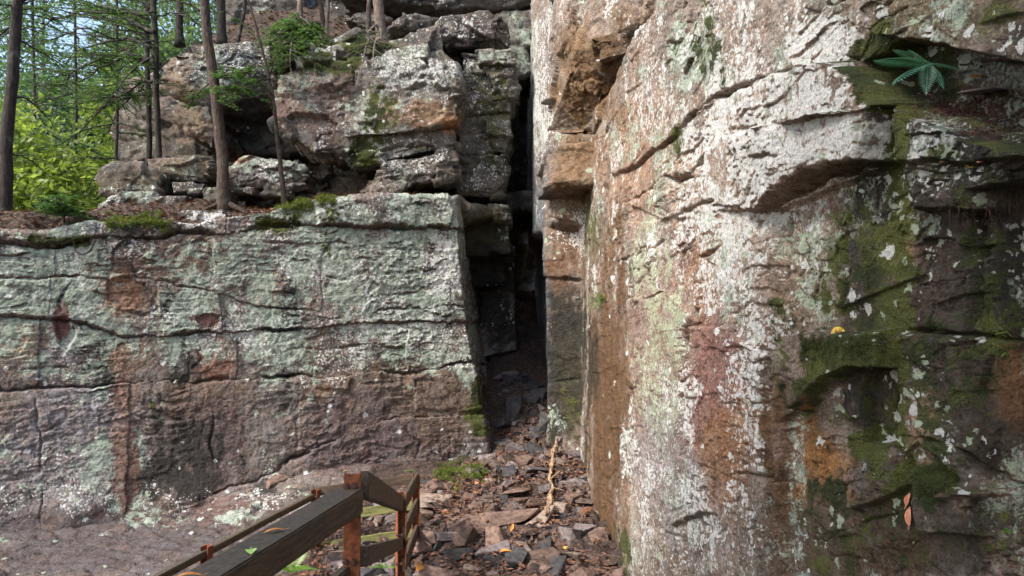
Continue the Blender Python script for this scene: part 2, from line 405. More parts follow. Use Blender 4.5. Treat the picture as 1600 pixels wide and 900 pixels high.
def timber_material():
    m, nt, bs = newmat('weathered_timber'); g = NT(nt)
    tc = g.n('ShaderNodeTexCoord').outputs['Object']
    mp = g.n('ShaderNodeMapping'); g.l(tc, mp.inputs[0]); mp.inputs['Scale'].default_value = (0.10, 1, 1)
    n = g.noise(mp.outputs[0], 75, 6, 0.65, 0.3); n2 = g.noise(tc, 4, 5, 0.65); n3 = g.noise(tc, 35, 5, 0.7)
    c = g.mix(g.ramp(n, 0.3, 0.7), (0.035, 0.022, 0.013, 1), (0.115, 0.075, 0.043, 1))
    nz = g.sep(g.n('ShaderNodeNewGeometry').outputs['Normal'])[2]
    up = g.ramp(nz, 0.5, 0.9)
    alg = g.mix(g.ramp(n3, 0.3, 0.7), (0.030, 0.023, 0.014, 1), (0.092, 0.072, 0.046, 1))
    c = g.mix(g.math('MULTIPLY', up, g.ramp(n2, 0.3, 0.5, 0.55, 0.95)), c, alg)
    g.l(c, bs.inputs['Base Color']); bs.inputs['Roughness'].default_value = 0.7
    g.l(g.bump(n, 0.004, 1.0), bs.inputs['Normal'])
    return m
TIMBER = timber_material()
TIMBER_GREEN = plain('algae_timber', (0.085, 0.085, 0.028), (0.24, 0.24, 0.085), 24, 0.8, 0.003, (0.2, 1, 1))
BOLT = plain('rusty_bolt', (0.03, 0.018, 0.012), (0.12, 0.05, 0.03), 60, 0.6, 0.001)
ORANGE_LEAF = plain('orange_leaf', (0.42, 0.15, 0.025), (0.66, 0.30, 0.06), 60, 0.55, 0.001)
YELLOW_LEAF = plain('yellow_leaf', (0.60, 0.36, 0.05), (0.78, 0.55, 0.12), 60, 0.55, 0.001)
PINK_LEAF = plain('dull_red_leaf', (0.35, 0.12, 0.08), (0.55, 0.26, 0.16), 60, 0.6, 0.001)
LIME_LEAF = plain('lime_leaf', (0.25, 0.42, 0.08), (0.40, 0.58, 0.16), 60, 0.5, 0.001)
DEADWOOD = plain('rotten_wood', (0.10, 0.05, 0.025), (0.48, 0.33, 0.19), 34, 0.8, 0.006, (1, 1, 0.3))
ROOT = plain('rootlets', (0.025, 0.012, 0.009), (0.10, 0.045, 0.035), 40, 0.9, 0.002)

# ------------------------------------------------------------------ where lichen, moss, stains, rock colours and painted shade lie
# each patch: surfaces, kind, centre and radii (of the patch as seen in the photograph), strength
GREY = (0.22, 0.195, 0.178); BROWN = (0.175, 0.130, 0.10); TAN = (0.31, 0.235, 0.165); PURP = (0.14, 0.105, 0.10)
LAV = (0.27, 0.25, 0.255); RED = (0.165, 0.082, 0.068); OCHRE = (0.32, 0.16, 0.05); BLACK = (0.035, 0.032, 0.030)
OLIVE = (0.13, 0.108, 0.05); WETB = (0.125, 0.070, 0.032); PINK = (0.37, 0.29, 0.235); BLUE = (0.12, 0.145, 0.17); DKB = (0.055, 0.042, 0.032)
TEAL = (0.11, 0.155, 0.125); SLATE = (0.055, 0.060, 0.066)
PATCH = [
 # ---- left lower cliff
 ('L','c',PURP, 100,700,150,160,.6), ('L','c',LAV, 110,700,70,140,.9), ('L','c',LAV, 30,740,40,120,.8), ('L','c',(.105,.088,.088),170,850,320,70,.95), ('L','c',(.15,.10,.08), 320,640,60,50,.8), ('L','c',(.17,.11,.085), 250,400,110,40,.6), ('L','c',(.20,.13,.11), 430,430,22,70,.6), ('L','c',LAV, 110,560,90,50,.6), ('L','c',BROWN, 620,590,150,70,.8),
 ('L','c',PURP, 570,690,160,70,.9), ('L','c',BROWN, 690,640,70,60,.7), ('L','c',GREY, 420,640,60,110,.8), ('L','c',PURP, 330,680,50,120,.8),
 ('L','c',TAN, 30,545,50,40,.9), ('L','c',(.30,.185,.125), 205,458,42,34,1), ('L','c',RED, 95,508,15,24,.9), ('L','c',RED, 323,502,20,13,.95),
 ('L','c',(.27,.14,.10), 335,560,42,36,.8), ('L','c',(.25,.15,.11), 192,690,30,120,.6), ('L','c',BROWN, 235,400,90,34,.7), ('L','c',BROWN, 300,610,70,22,.8),
 ('L','c',(.25,.16,.11), 180,560,60,30,.6), ('L','c',RED, 300,790,120,30,.35), ('L','c',TEAL, 625,385,22,52,.9), ('L','c',(.30,.21,.14), 690,330,20,22,.9),
 ('L','c',(.30,.2,.12), 505,610,20,14,.8),
 ('L','g',None,500,440,280,130,.95), ('L','g',None,170,520,180,60,.8), ('L','g',None, 560,335,110,30,.8), ('L','g',None, 450,400,110,60,.75), ('L','g',None, 590,430,70,60,.55), ('L','g',None, 440,545,160,40,.8),
 ('L','g',None, 620,550,36,50,1.0), ('L','g',None, 120,455,70,50,.85), ('L','g',None, 80,395,90,30,.7), ('L','g',None, 330,420,60,60,.6),
 ('L','g',None, 300,480,110,26,.6), ('L','g',None, 425,650,55,100,.65), ('L','g',None, 260,550,60,36,.5), ('L','g',None, 380,355,80,20,.7),
 ('L','g',None, 110,590,60,60,.45), ('L','g',None, 700,725,50,28,.8), ('L','g',None, 625,375,24,50,.6), ('L','g',None, 140,680,40,80,.3), ('L','g',None,150,760,60,50,.4),
 ('L','w',None, 580,330,100,26,.55), ('L','w',None, 600,420,110,60,.6), ('L','w',None, 690,425,36,60,1.0), ('L','w',None, 660,520,80,38,.75),
 ('L','w',None, 480,390,70,60,.45), ('L','w',None, 90,770,120,90,.38), ('L','w',None, 60,640,80,60,.3), ('L','w',None, 320,690,60,60,.35), ('L','w',None,730,560,20,60,.7),
 ('L','w',None, 20,385,40,20,.8), ('L','w',None, 315,345,40,16,.8), ('L','w',None, 330,795,60,12,.3), ('L','w',None, 350,540,200,60,.28), ('L','w',None,500,450,60,40,.4),
 ('L','r',None,690,430,40,70,.6), ('L','r',None,640,520,80,40,.4), ('L','m',None, 640,445,50,16,.55), ('L','m',None, 510,380,30,26,.5), ('L','m',None, 742,640,20,70,.75), ('L','m',None, 700,742,46,18,.9),
 ('L','m',None, 90,375,60,14,.7), ('L','m',None, 440,350,50,16,.7), ('L','m',None, 240,640,34,50,.5), ('L','m',None, 515,335,24,22,.6), ('L','m',None,380,590,200,8,.35),
 ('L','d',None, 250,650,44,80,.85), ('L','d',None, 305,690,60,90,1.0), ('L','d',None, 250,745,60,60,.75), ('L','d',None, 320,440,26,40,.5),
 ('L','d',None, 430,420,20,60,.35), ('L','d',None, 300,590,80,30,.5), ('L','d',None, 120,380,60,30,.5), ('L','d',None, 600,660,110,50,.35), ('L','d',None,180,480,120,40,.2),
 ('L','d',None, 520,600,200,24,.35), ('L','d',None, 60,700,40,60,.35), ('L','d',None,230,410,60,30,.4),
 ('L','d',None,290,670,80,120,.95), ('L','d',None,370,700,60,90,.5), ('L','d',None,40,690,60,80,.4), ('L','d',None,620,620,140,80,.4), ('L','x',None,300,660,110,80,.7), ('L','x',None,640,660,150,80,.6), ('L','x',None,60,640,110,50,.4), ('L','x',None,330,620,60,50,.6), ('L','x',None,200,870,330,60,.75), ('L','x',None, 205,458,38,30,1), ('L','x',None, 570,690,150,60,.85), ('L','x',None, 323,502,20,13,.8), ('L','x',None, 95,508,14,24,.9), ('L','x',None,690,612,60,26,.7), ('L','x',None,192,680,24,100,.5),
 # ---- right cliff
 ('R','c',PINK, 1180,260,220,170,.8), ('R','c',(.26,.175,.14), 1060,560,120,180,.8), ('R','c',LAV, 1050,720,70,110,.6), ('R','c',(.24,.12,.10), 1115,600,48,100,.8),
 ('R','c',(.28,.15,.075), 1140,700,50,80,.8), ('R','c',(.30,.18,.11), 1100,430,34,60,.7), ('R','c',(.32,.2,.13), 990,240,60,110,.8), ('R','c',(.27,.175,.10), 890,265,50,60,.9),
 ('R','c',(.20,.125,.065), 915,120,70,110,.95), ('R','c',WETB, 946,620,34,330,1.0), ('R','c',WETB, 1215,760,34,170,.9), ('R','c',(.026,.023,.017), 880,570,48,160,1), ('R','c',(.03,.034,.036), 846,480,16,180,.9), ('R','c',(.17,.10,.06), 885,385,34,60,.9),  # near-black recess face and slot edge: crevice shade painted into the rock
 ('R','c',BLUE, 838,380,18,220,.8), ('R','c',GREY, 842,150,34,160,.8), ('R','c',OLIVE, 925,355,16,50,.8), ('R','c',(.05,.045,.022), 892,620,30,80,.5),  # blue slot edge: cool dim light painted into its colour
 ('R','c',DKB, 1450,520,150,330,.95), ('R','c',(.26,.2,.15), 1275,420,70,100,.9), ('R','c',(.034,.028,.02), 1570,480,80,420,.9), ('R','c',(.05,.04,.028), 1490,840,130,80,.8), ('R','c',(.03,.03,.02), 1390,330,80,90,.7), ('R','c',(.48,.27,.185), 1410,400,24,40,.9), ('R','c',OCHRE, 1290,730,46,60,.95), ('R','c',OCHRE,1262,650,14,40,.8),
 ('R','c',(.25,.13,.06), 1590,600,40,70,.9), ('R','c',BLACK, 1350,625,40,60,.9), ('R','c',(.16,.14,.13), 1390,745,70,26,.8), ('R','c',(.10,.07,.045), 1330,850,130,90,.85), ('R','c',(.06,.045,.03), 1460,640,130,120,.6), ('R','c',(.3,.2,.16),1215,700,16,40,.8),  # black hollow under the mossy ledge is painted shade
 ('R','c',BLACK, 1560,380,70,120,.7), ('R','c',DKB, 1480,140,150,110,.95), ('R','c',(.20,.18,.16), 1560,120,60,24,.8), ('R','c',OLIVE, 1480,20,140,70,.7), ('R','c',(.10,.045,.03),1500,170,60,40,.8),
 ('R','c',(.36,.22,.14),1440,660,24,60,.7),
 ('R','g',None, 1090,80,60,110,.95), ('R','g',None, 1010,400,44,90,.85), ('R','g',None, 1025,520,50,80,.8), ('R','g',None, 1020,610,40,60,.6), ('R','g',None, 1285,420,56,90,.95),
 ('R','g',None, 1460,365,26,50,1.0), ('R','g',None, 1425,570,30,70,.85), ('R','g',None, 1510,40,120,50,.8), ('R','g',None, 1270,620,16,20,.95), ('R','g',None, 1430,130,80,30,.6),
 ('R','g',None, 1330,310,50,50,.7), ('R','g',None, 916,560,8,260,.8), ('R','g',None, 1500,690,30,60,.8), ('R','g',None, 960,200,30,120,.5), ('R','g',None, 1340,860,80,50,.5), ('R','g',None,1240,40,60,50,.4),
 ('R','y',None, 1010,420,60,160,1), ('R','y',None, 1025,560,60,120,.9), ('R','y',None,1330,350,120,120,.4),
 ('R','w',None, 1240,220,230,150,1.05), ('R','w',None, 1120,300,160,200,.54), ('R','w',None, 1080,760,120,180,.45), ('R','w',None, 1290,80,70,70,1.0), ('R','w',None, 1090,230,70,60,.75), ('R','w',None, 1150,340,80,60,.9), ('R','w',None, 1140,430,50,70,.85),
 ('R','w',None, 1172,560,26,160,.74), ('R','w',None, 1185,700,22,60,.8), ('R','w',None, 1100,860,110,60,.58), ('R','w',None, 1030,820,50,80,.6), ('R','w',None, 1050,650,60,110,.5), ('R','w',None, 1020,160,50,100,.7),
 ('R','w',None, 1180,60,60,80,.6), ('R','w',None, 845,150,36,170,.8), ('R','w',None, 885,370,28,40,.6), ('R','w',None, 1430,600,26,90,.8), ('R','w',None, 1480,680,22,36,1.0), ('R','w',None, 1515,740,18,34,1.0),
 ('R','w',None, 1305,605,16,24,1.0), ('R','w',None, 1355,465,26,10,1.0), ('R','w',None, 1470,380,24,60,.7), ('R','w',None, 1250,420,40,80,.5), ('R','w',None, 1390,200,30,30,.8), ('R','w',None, 1330,230,60,30,1),
 ('R','w',None, 840,330,12,120,.5), ('R','w',None, 1290,860,70,40,.5), ('R','w',None, 1110,600,60,120,.4), ('R','w',None, 946,600,30,300,.22), ('R','w',None,1160,780,40,60,.5), ('R','w',None,1350,480,150,150,.35), ('R','w',None,1240,700,14,60,.6),
 ('R','w',None,1520,20,100,40,.4),
 ('R','m',None, 1095,70,44,90,.6), ('R','m',None, 1150,240,50,18,.5), ('R','m',None, 1400,110,80,70,.95), ('R','m',None, 1390,460,130,190,.72), ('R','m',None, 1540,450,80,260,.6), ('R','m',None,1350,820,150,110,.55), ('R','m',None,1500,820,110,110,.55), ('R','m',None, 1310,560,80,40,1.0),
 ('R','m',None, 1440,745,70,40,1.0), ('R','m',None, 1520,600,60,160,.5), ('R','m',None, 1400,240,20,50,.85), ('R','m',None, 1345,330,60,50,.55), ('R','m',None, 1060,215,16,30,.6),
 ('R','m',None, 1220,500,26,50,.6), ('R','m',None, 1350,690,60,30,.8), ('R','m',None, 1470,260,60,40,.6), ('R','m',None, 890,640,30,60,.5), ('R','m',None, 925,350,14,50,.55), ('R','m',None, 975,860,18,50,.7), ('R','m',None, 1110,860,30,50,.4),
 ('R','m',None, 1540,30,100,60,.5), ('R','m',None, 1320,850,90,60,.45), ('R','m',None, 1560,830,60,80,.5),
 ('R','m',None,1400,560,160,260,.6), ('R','m',None,1270,600,50,60,.7), ('R','d',None, 1345,630,44,60,.9), ('R','d',None, 1570,480,60,200,.7), ('R','d',None, 985,420,14,50,.6), ('R','d',None, 945,600,30,280,.25), ('R','d',None, 880,560,36,140,.5), ('R','d',None, 1410,330,60,60,.6), ('R','d',None, 1215,800,30,130,.4),
 ('R','d',None, 1540,830,80,90,.7), ('R','d',None,1480,560,120,260,.5), ('R','d',None, 840,500,20,160,.5), ('R','d',None,1500,220,90,90,.7),
 ('R','r',None,1420,600,60,130,.75), ('R','r',None,1500,710,50,80,.9), ('R','r',None,1310,610,50,50,.6), ('R','r',None,1460,390,50,80,.85), ('R','r',None,1350,440,90,80,.55), ('R','r',None,1420,250,60,60,.5), ('R','r',None,1330,850,120,70,.5), ('R','r',None,1450,520,150,250,.3), ('R','r',None,1510,40,110,60,.8), ('R','r',None,1270,430,60,90,.5),
 ('R','e',None, 946,620,34,330,1.0), ('R','e',None, 1215,760,34,170,.8), ('R','e',None,885,560,40,150,.4),
 ('R','x',None, 946,640,32,330,.9), ('R','x',None,1450,560,150,300,.4), ('R','x',None,1430,840,200,90,.5), ('R','x',None, 882,560,44,150,.85), ('R','x',None, 838,480,18,200,.6), ('R','x',None, 890,275,44,50,.7), ('R','x',None, 920,110,60,100,.85), ('R','x',None, 1215,740,22,150,.6), ('R','x',None,1290,730,30,44,.6), ('R','x',None,1350,630,30,50,.5),('R','x',None,1560,600,70,150,.6), ('R','x',None,1130,680,30,60,.4),
 # ---- upper left cliff
 ('U','c',SLATE, 425,270,50,24,.9), ('U','c',TAN, 285,120,34,34,.9), ('U','c',TAN, 290,195,40,34,.95), ('U','c',SLATE, 385,185,60,56,.95), ('U','c',SLATE, 350,110,60,30,.9), ('U','c',(.28,.2,.165), 490,160,60,70,.8), ('U','c',(.30,.19,.11), 660,180,56,24,.8),  # slate patch on the set-back wall paints in its shade
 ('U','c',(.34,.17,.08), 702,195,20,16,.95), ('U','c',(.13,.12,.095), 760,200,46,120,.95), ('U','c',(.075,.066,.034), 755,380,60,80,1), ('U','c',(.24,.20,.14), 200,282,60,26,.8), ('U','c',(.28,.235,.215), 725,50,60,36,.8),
 ('U','c',(.30,.22,.13), 290,260,50,20,.6), ('U','c',(.16,.13,.11), 420,270,60,40,.6), ('U','c',TAN, 540,292,24,14,.5), ('U','c',(.24,.2,.16),590,292,40,14,.9), ('U','c',BLACK, 755,470,70,90,1), ('U','c',BLACK, 815,310,22,40,1), ('U','x',None, 815,310,24,50,1), ('U','c',BLACK, 690,0,200,22,.7), ('U','c',(.25,.2,.17),220,200,60,60,.8),  # black on the crevice blocks and the roof rock is painted shade
 ('U','c',(.30,.16,.08), 375,245,20,14,.8),
 ('U','g',None, 470,120,50,50,.6), ('U','g',None, 590,190,50,60,.8), ('U','g',None, 650,120,70,50,.7), ('U','g',None, 775,88,40,14,1.0), ('U','g',None, 640,245,70,20,.6), ('U','g',None, 200,280,60,30,.5), ('U','g',None, 440,260,40,30,.4), ('U','g',None,560,85,50,10,.9),
 ('U','g',None, 300,100,60,30,.4), ('U','g',None, 650,60,40,40,.6), ('U','g',None,760,360,40,60,.3),
 ('U','w',None, 650,110,80,40,.85), ('U','w',None, 490,150,60,70,.5), ('U','w',None, 660,160,60,40,.6), ('U','w',None, 640,240,90,30,.8), ('U','w',None, 725,50,60,30,.75), ('U','w',None, 760,200,40,80,.55), ('U','w',None, 420,265,50,24,.8),
 ('U','w',None, 380,180,50,50,.28), ('U','w',None, 340,110,60,30,.5), ('U','w',None, 315,342,44,16,1.0), ('U','w',None, 590,292,36,12,.5), ('U','w',None, 200,280,60,26,.3), ('U','w',None,650,60,40,30,.6), ('U','w',None,540,240,40,20,.5), ('U','w',None,570,90,60,14,.6),
 ('U','m',None, 590,180,44,60,.65), ('U','m',None, 560,240,36,26,.8), ('U','m',None, 520,100,60,24,.7), ('U','m',None, 760,180,46,80,.55), ('U','m',None, 560,70,60,18,.8), ('U','m',None, 270,130,20,30,.4), ('U','m',None, 470,110,40,20,.5), ('U','m',None,640,140,60,30,.3),
 ('U','d',None, 385,190,56,50,.5), ('U','d',None, 760,220,40,100,.5), ('U','d',None, 490,200,60,40,.3), ('U','d',None, 300,270,60,40,.4), ('U','d',None,650,20,150,24,.5),
 ('U','x',None, 755,420,60,110,.85), ('U','x',None, 390,190,50,46,.5), ('U','x',None, 702,195,18,14,.9), ('U','x',None, 290,195,36,30,.6), ('U','x',None,550,290,20,12,.6),
]
DEFAULT = {'L': ((.195, .163, .145), .36, .52, .12, .34), 'R': ((.265, .215, .178), .43, .42, .10, .20), 'U': ((.17, .155, .138), .33, .42, .22, .30)}
def paint(V, surf, N=None):
    """rock colour with some painted shade, lichen (white, green, moss) and stain (dark, wet, warm) of each vertex"""
    px, py = proj(V); n = len(V)
    c0, w0, g0, m0, d0 = DEFAULT[surf]
    rc = np.tile(np.array(c0, np.float32), (n, 1)); li = np.tile(np.array([w0, g0, m0, .06], np.float32), (n, 1)); st = np.tile(np.array([d0, 0, 0], np.float32), (n, 1))
    V32 = V.astype(np.float32)
    bigv = fbm(V32 * 0.9 + 5, 3)[:, None]
    rc *= 1 + 0.45 * bigv
    warp = 0.45 * fbm(V32 * np.array([2.2, 2.2, 1.6], np.float32), 4) + 0.22 * fbm(V32 * 8 + 3, 3)
    warp2 = 0.45 * fbm(V32 * np.array([2.6, 2.6, 1.3], np.float32) + 31, 4) + 0.22 * fbm(V32 * 9 + 13, 3)
    li[:, 0] *= np.clip(1 + 2.2 * fbm(V32 * 1.3 + 200, 4), .1, 1.8); li[:, 1] *= np.clip(1 + 2.0 * fbm(V32 * 1.1 + 230, 4), .1, 1.6); st[:, 0] *= 1 + 1.5 * fbm(V32 * np.array([1.4, 1.4, .6], np.float32) + 260, 3)
    gm = fbm(V32 * np.array([1.6, 1.6, .8], np.float32) + 77, 4)
    for k, (s, kind, c, cx, cy, rx, ry, a) in enumerate(PATCH):
        if s != surf: continue
        sel = np.nonzero((abs(px - cx) < rx * 1.9) & (abs(py - cy) < ry * 1.9))[0]
        if not len(sel): continue
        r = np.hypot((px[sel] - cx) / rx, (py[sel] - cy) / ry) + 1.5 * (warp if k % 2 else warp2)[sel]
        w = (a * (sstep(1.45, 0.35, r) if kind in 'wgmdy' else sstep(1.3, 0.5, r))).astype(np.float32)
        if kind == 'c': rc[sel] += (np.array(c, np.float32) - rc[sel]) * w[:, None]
        elif kind == 'w': li[sel, 0] = np.maximum(li[sel, 0], w)
        elif kind == 'g': li[sel, 1] = np.maximum(li[sel, 1], .88 * w * np.clip(1 + .8 * gm[sel], .3, 1.1))
        elif kind == 'm': li[sel, 2] = np.maximum(li[sel, 2], w)
        elif kind == 'd': st[sel, 0] = np.maximum(st[sel, 0], w)
        elif kind == 'e': st[sel, 1] = np.maximum(st[sel, 1], w)
        elif kind == 'y': st[sel, 2] = np.maximum(st[sel, 2], .6 * w)
        elif kind == 'r': li[sel, 3] = np.maximum(li[sel, 3], w)
        elif kind == 'x':
            li[sel, :2] *= (1 - w)[:, None]; li[sel, 3] *= 1 - w; st[sel, 0] *= 1 - 0.5 * w
    if N is not None:                                             # lichen shuns undersides, moss likes tops
        und = sstep(-.75, -.15, N[:, 2]).astype(np.float32); li[:, 0] *= und; li[:, 1] *= und; li[:, 3] *= und
        top = sstep(.35, .8, N[:, 2]).astype(np.float32)
        k = {'L': .25, 'U': .45, 'R': .2}[surf] + .5 * (surf == 'R') * sstep(1200, 1330, px)
        li[:, 2] = np.maximum(li[:, 2], (top * k * (.7 + .8 * fbm(V32 * 1.5 + 300, 2))).astype(np.float32))
    return {'rock_shade_col': np.clip(rc, 0.01, 0.9), 'lichen': np.clip(li, 0, 1), 'stain': np.clip(st, 0, 1)}
def relief(V, big=0.05, chip=0.030, fine=0.010, bed=0.012):
    """fractured sandstone: long flat chips, thin bedding ledges, grit"""
    W = V.astype(np.float32)
    wob = np.stack([fbm(W * 1.7 + 7, 3), fbm(W * 1.7 + 27, 3), fbm(W * 1.7 + 47, 3)], -1)
    Q = W + 0.09 * wob
    h = big * fbm(W * np.array([.7, .7, .9], np.float32), 3)
    a, ea = facets(Q, (0.55, 0.55, 0.24), 1); b, eb = facets(Q, (0.19, 0.19, 0.085), 2); c, ec = facets(Q, (0.075, 0.075, 0.036), 3)
    env = sstep(-0.25, 0.3, fbm(W * 1.1 + 90, 3))
    h += 1.25 * chip * a * (0.4 + 0.9 * env) + 0.75 * chip * b * (0.35 + env) + 0.45 * chip * c * (0.35 + env)
    h -= 0.35 * chip * (np.exp(-(ea / 0.05) ** 2)) * env
    zz = W[:, 2] + 0.05 * fbm(W * np.array([.8, .8, .5], np.float32), 3)
    s = zz / 0.085 + 1.5 * perlin(W * np.array([.5, .5, 2.5], np.float32)); s = s - np.floor(s)
    h += bed * (s - 0.5) * sstep(-0.1, 0.35, fbm(W * np.array([.8, .8, 2.0], np.float32) + 60, 3))
    h += fine * fbm(W * 7, 5, 0.68)
    return h

# ------------------------------------------------------------------ the left lower cliff
def interp_line(pts, x):
    p = np.array(pts, float); return np.interp(x, p[:, 0], p[:, 1])
LIP = [(-140, 372), (0, 362), (60, 368), (140, 350), (270, 347), (300, 350), (355, 342), (430, 330), (495, 312), (600, 307), (705, 309), (850, 312)]
LEFT_BEDS = [
 [(-140, 380), (60, 384), (150, 372), (230, 372), (280, 362), (350, 366), (420, 352), (500, 351), (600, 354), (705, 358), (850, 358)],
 [(-140, 434), (60, 434), (200, 433), (330, 455), (400, 481), (500, 485), (640, 480), (850, 478)],
 [(-140, 492), (100, 500), (190, 526), (262, 521), (400, 517), (494, 514), (545, 505), (713, 503), (850, 505)],
 [(-140, 612), (0, 610), (100, 606), (193, 598), (293, 595), (400, 588), (487, 589), (551, 583), (687, 579), (728, 570), (850, 568)],
 [(-140, 836), (120, 838), (200, 815), (300, 785), (400, 750), (490, 700), (560, 668), (660, 650), (850, 640)]]
BED_CRACK = [(.08, 2.6), (.025, 1.3), (.05, 1.6), (.065, 1.9), (.035, 1.8)]
BED_OFF = [.03, .0, .012, -.01, .02, .06]
JOINTS = [[60, 150, 280, 352, 425, 495], [85, 165, 330, 500, 640], [80, 250, 345, 430, 560], [60, 180, 293, 370, 487, 640], [62, 205, 320, 470, 600], [200, 430]]
LEFT_EXTRA = [([(165, 372), (168, 430), (166, 460)], .02, 1.6), ([(560, 352), (540, 340), (548, 320)], .03, 1.6), ([(608, 312), (600, 335), (612, 352)], .02, 1.5),
 ([(62, 612), (58, 660), (66, 720), (72, 790), (80, 820)], .035, 1.6), ([(62, 680), (90, 666), (125, 650)], .04, 2), ([(120, 700), (118, 670), (140, 655)], .03, 2), ([(330, 630), (334, 700), (348, 740)], .04, 1.8),
 ([(240, 470), (248, 480), (225, 492), (180, 486)], .06, 3), ([(200, 400), (215, 440), (246, 465)], .03, 2), ([(0, 560), (60, 548), (150, 552)], .025, 1.8), ([(0, 580), (110, 576), (180, 580)], .03, 1.6),
 ([(110, 440), (92, 470), (100, 485)], .03, 2), ([(550, 600), (640, 592), (720, 600)], .025, 1.8), ([(430, 545), (560, 540), (700, 548)], .02, 1.4), ([(445, 725), (470, 710), (485, 702)], .08, 3), ([(200, 838), (300, 838)], .02, 2),
 ([(500, 400), (520, 375), (540, 380)], .03, 2), ([(490, 430), (545, 438)], .03, 2.4), ([(680, 640), (740, 632)], .02, 2), ([(300, 540), (318, 560), (300, 575)], .03, 2),
 ([(560, 470), (650, 458), (700, 440)], .015, 1.4), ([(620, 660), (660, 690), (650, 720)], .03, 2.2)]
def wall_left():
    px = np.concatenate([np.arange(-130, 700, 1.65), np.linspace(700, 770, 60)[:-1]])
    qs = np.concatenate([np.linspace(-.55, 0, 46, endpoint=False), np.linspace(0, 1, len(px))])   # the cliff runs on to the left, out of view
    nu1 = len(qs); side = np.linspace(0, 1, 46)                  # then round the corner and back into the crevice
    nu = nu1 + len(side)
    t = np.linspace(0, 1, 372)                                   # from below the ground to the lip
    roll = np.linspace(0, 1, 16)[1:]; nv = len(t) + len(roll)
    G = np.zeros((nu, nv, 3)); FR = np.zeros((nu, nv))
    zb = -0.5
    for i in range(nu):
        q = qs[min(i, nu1 - 1)]
        # plan position depends on height: the corner leans
        ztop = np.interp(q, [0, 1], [3.70, 4.46])
        x0 = -6.9; y0 = 9.1
        zs = zb + t * (ztop - zb)
        cx = np.interp(zs, [-.5, .55, 1.55, 2.4, 3.3, 4.0, 4.5], [-.27, -.36, -.53, -.70, -.80, -.84, -.90]); cy = 11.45 - 0.02 * zs
        X = x0 + (cx - x0) * q; Y = y0 + (cy - y0) * q + 0.07 * (zs - zb) * 0.8
        if i >= nu1:
            s = side[i - nu1]; X = X + 0.12 * s + .0; Y = Y + 3.2 * s + 0.02
        G[i, :len(t)] = np.stack([X, Y, zs], -1)
        e = G[i, len(t) - 1]
        bx = 0.18 if i < nu1 else -0.0
        for k, r in enumerate(roll):
            G[i, len(t) + k] = e + np.array([-0.3 * r if i >= nu1 else 0, 1.1 * r, 0.02 * r - 0.10 * r * r])
    # adjust the lip line to its real height: shift upper rows so that the lip follows LIP
    V = G.reshape(-1, 3); fc = grid_faces(nu, nv)
    pxv, pyv = proj(G[:, len(t) - 1]); want = interp_line(LIP, pxv)
    dz = (pyv - want) / F * G[:, len(t) - 1, 1]
    ramp = np.concatenate([t ** 3, np.ones(len(roll))])
    G[..., 2] += dz[:, None] * ramp[None]
    V = G.reshape(-1, 3)
    N = vnormals(V, fc)
    if N[nu // 3 * nv + 100, 1] > 0: N = -N; fc = fc[:, ::-1].copy()
    X, Y = proj(V)
    wx = 7 * fbm(V * 2.2, 4); wy = 6 * fbm(V * np.array([1.6, 1.6, 3.2]) + 9, 4) + 2.5 * fbm(V * 11 + 9, 3)
    Xw, Yw = X + wx, Y + wy
    h = relief(V, .025, .018, .010, .012)
    bed = np.zeros(len(V), int)
    for L in LEFT_BEDS: bed += (Yw > interp_line(L, Xw))
    off = np.array(BED_OFF)[bed]
    seg = np.zeros(len(V), int)
    for b, js in enumerate(JOINTS):
        lean = 10 * np.sin(b * 2.1)
        for j in js: seg += ((bed == b) & (Xw + lean * (Yw - 500) / 120 * 0.3 > j))
    rr = np.random.default_rng(5).uniform(-.016, .016, (8, 10)); h += off + rr[bed, seg]
    crk = 0.25 + 1.1 * sstep(-.25, .25, fbm(V * np.array([1.3, 1.3, .3]) + 70, 3))
    for L, (dp, w) in zip(LEFT_BEDS, BED_CRACK):
        d = np.abs(Yw - interp_line(L, Xw)); h -= dp * np.exp(-(d / (w * crk)) ** 2) * crk
        h -= 0.25 * dp * sstep(26, 0, Yw - interp_line(L, Xw)) * (Yw > interp_line(L, Xw))     # the bed below is weathered back under the ledge
    jint = sstep(-.05, .3, fbm(V * 1.6 + 120, 2))
    for b, js in enumerate(JOINTS):
        lean = 10 * np.sin(b * 2.1)
        for j in js:
            d = np.abs(Xw + lean * (Yw - 500) / 120 * 0.3 - j); h -= (bed == b) * .009 * np.exp(-(d / 1.3) ** 2) * jint
    nzc = fbm(V * 2.4 + 410, 3)
    for pts, dp, w in LEFT_EXTRA: h -= crack(Xw, Yw, pts, dp * 1.2, w, nzc)
    # a recess that broke out of the course, leaving the flat brown scar and the red pits
    for pts, dp in [([(165, 434), (205, 432), (247, 463), (238, 486), (190, 482), (168, 470)], -.04), ([(84, 498), (104, 494), (112, 520), (104, 545), (90, 530)], -.045), ([(304, 498), (322, 491), (344, 496), (338, 514), (310, 516)], -.035),
                    ([(487, 592), (548, 586), (548, 606), (490, 606)], .03), ([(640, 580), (735, 575), (750, 640), (650, 640)], .03), ([(495, 312), (705, 308), (705, 356), (495, 350)], .05)]:
        h += dp * polyheight(Xw, Yw, pts, 4)
    flat = sstep(0, .12, V[:, 2] - 0.1); h *= 0.5 + 0.5 * flat
    V2 = V + N * h[:, None]
    # foot: rubbly slope-out of the lowest bed
    foot = sstep(0.9, 0.0, V[:, 2]); V2[:, 1] -= 0.25 * foot ** 2 * (0.6 + .6 * fbm(V * 1.2, 2)) * sstep(-1.2, -2.6, V[:, 0])
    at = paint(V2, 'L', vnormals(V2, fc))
    cen = fc[:, 0]
    ids = bed[cen] * 20 + seg[cen]
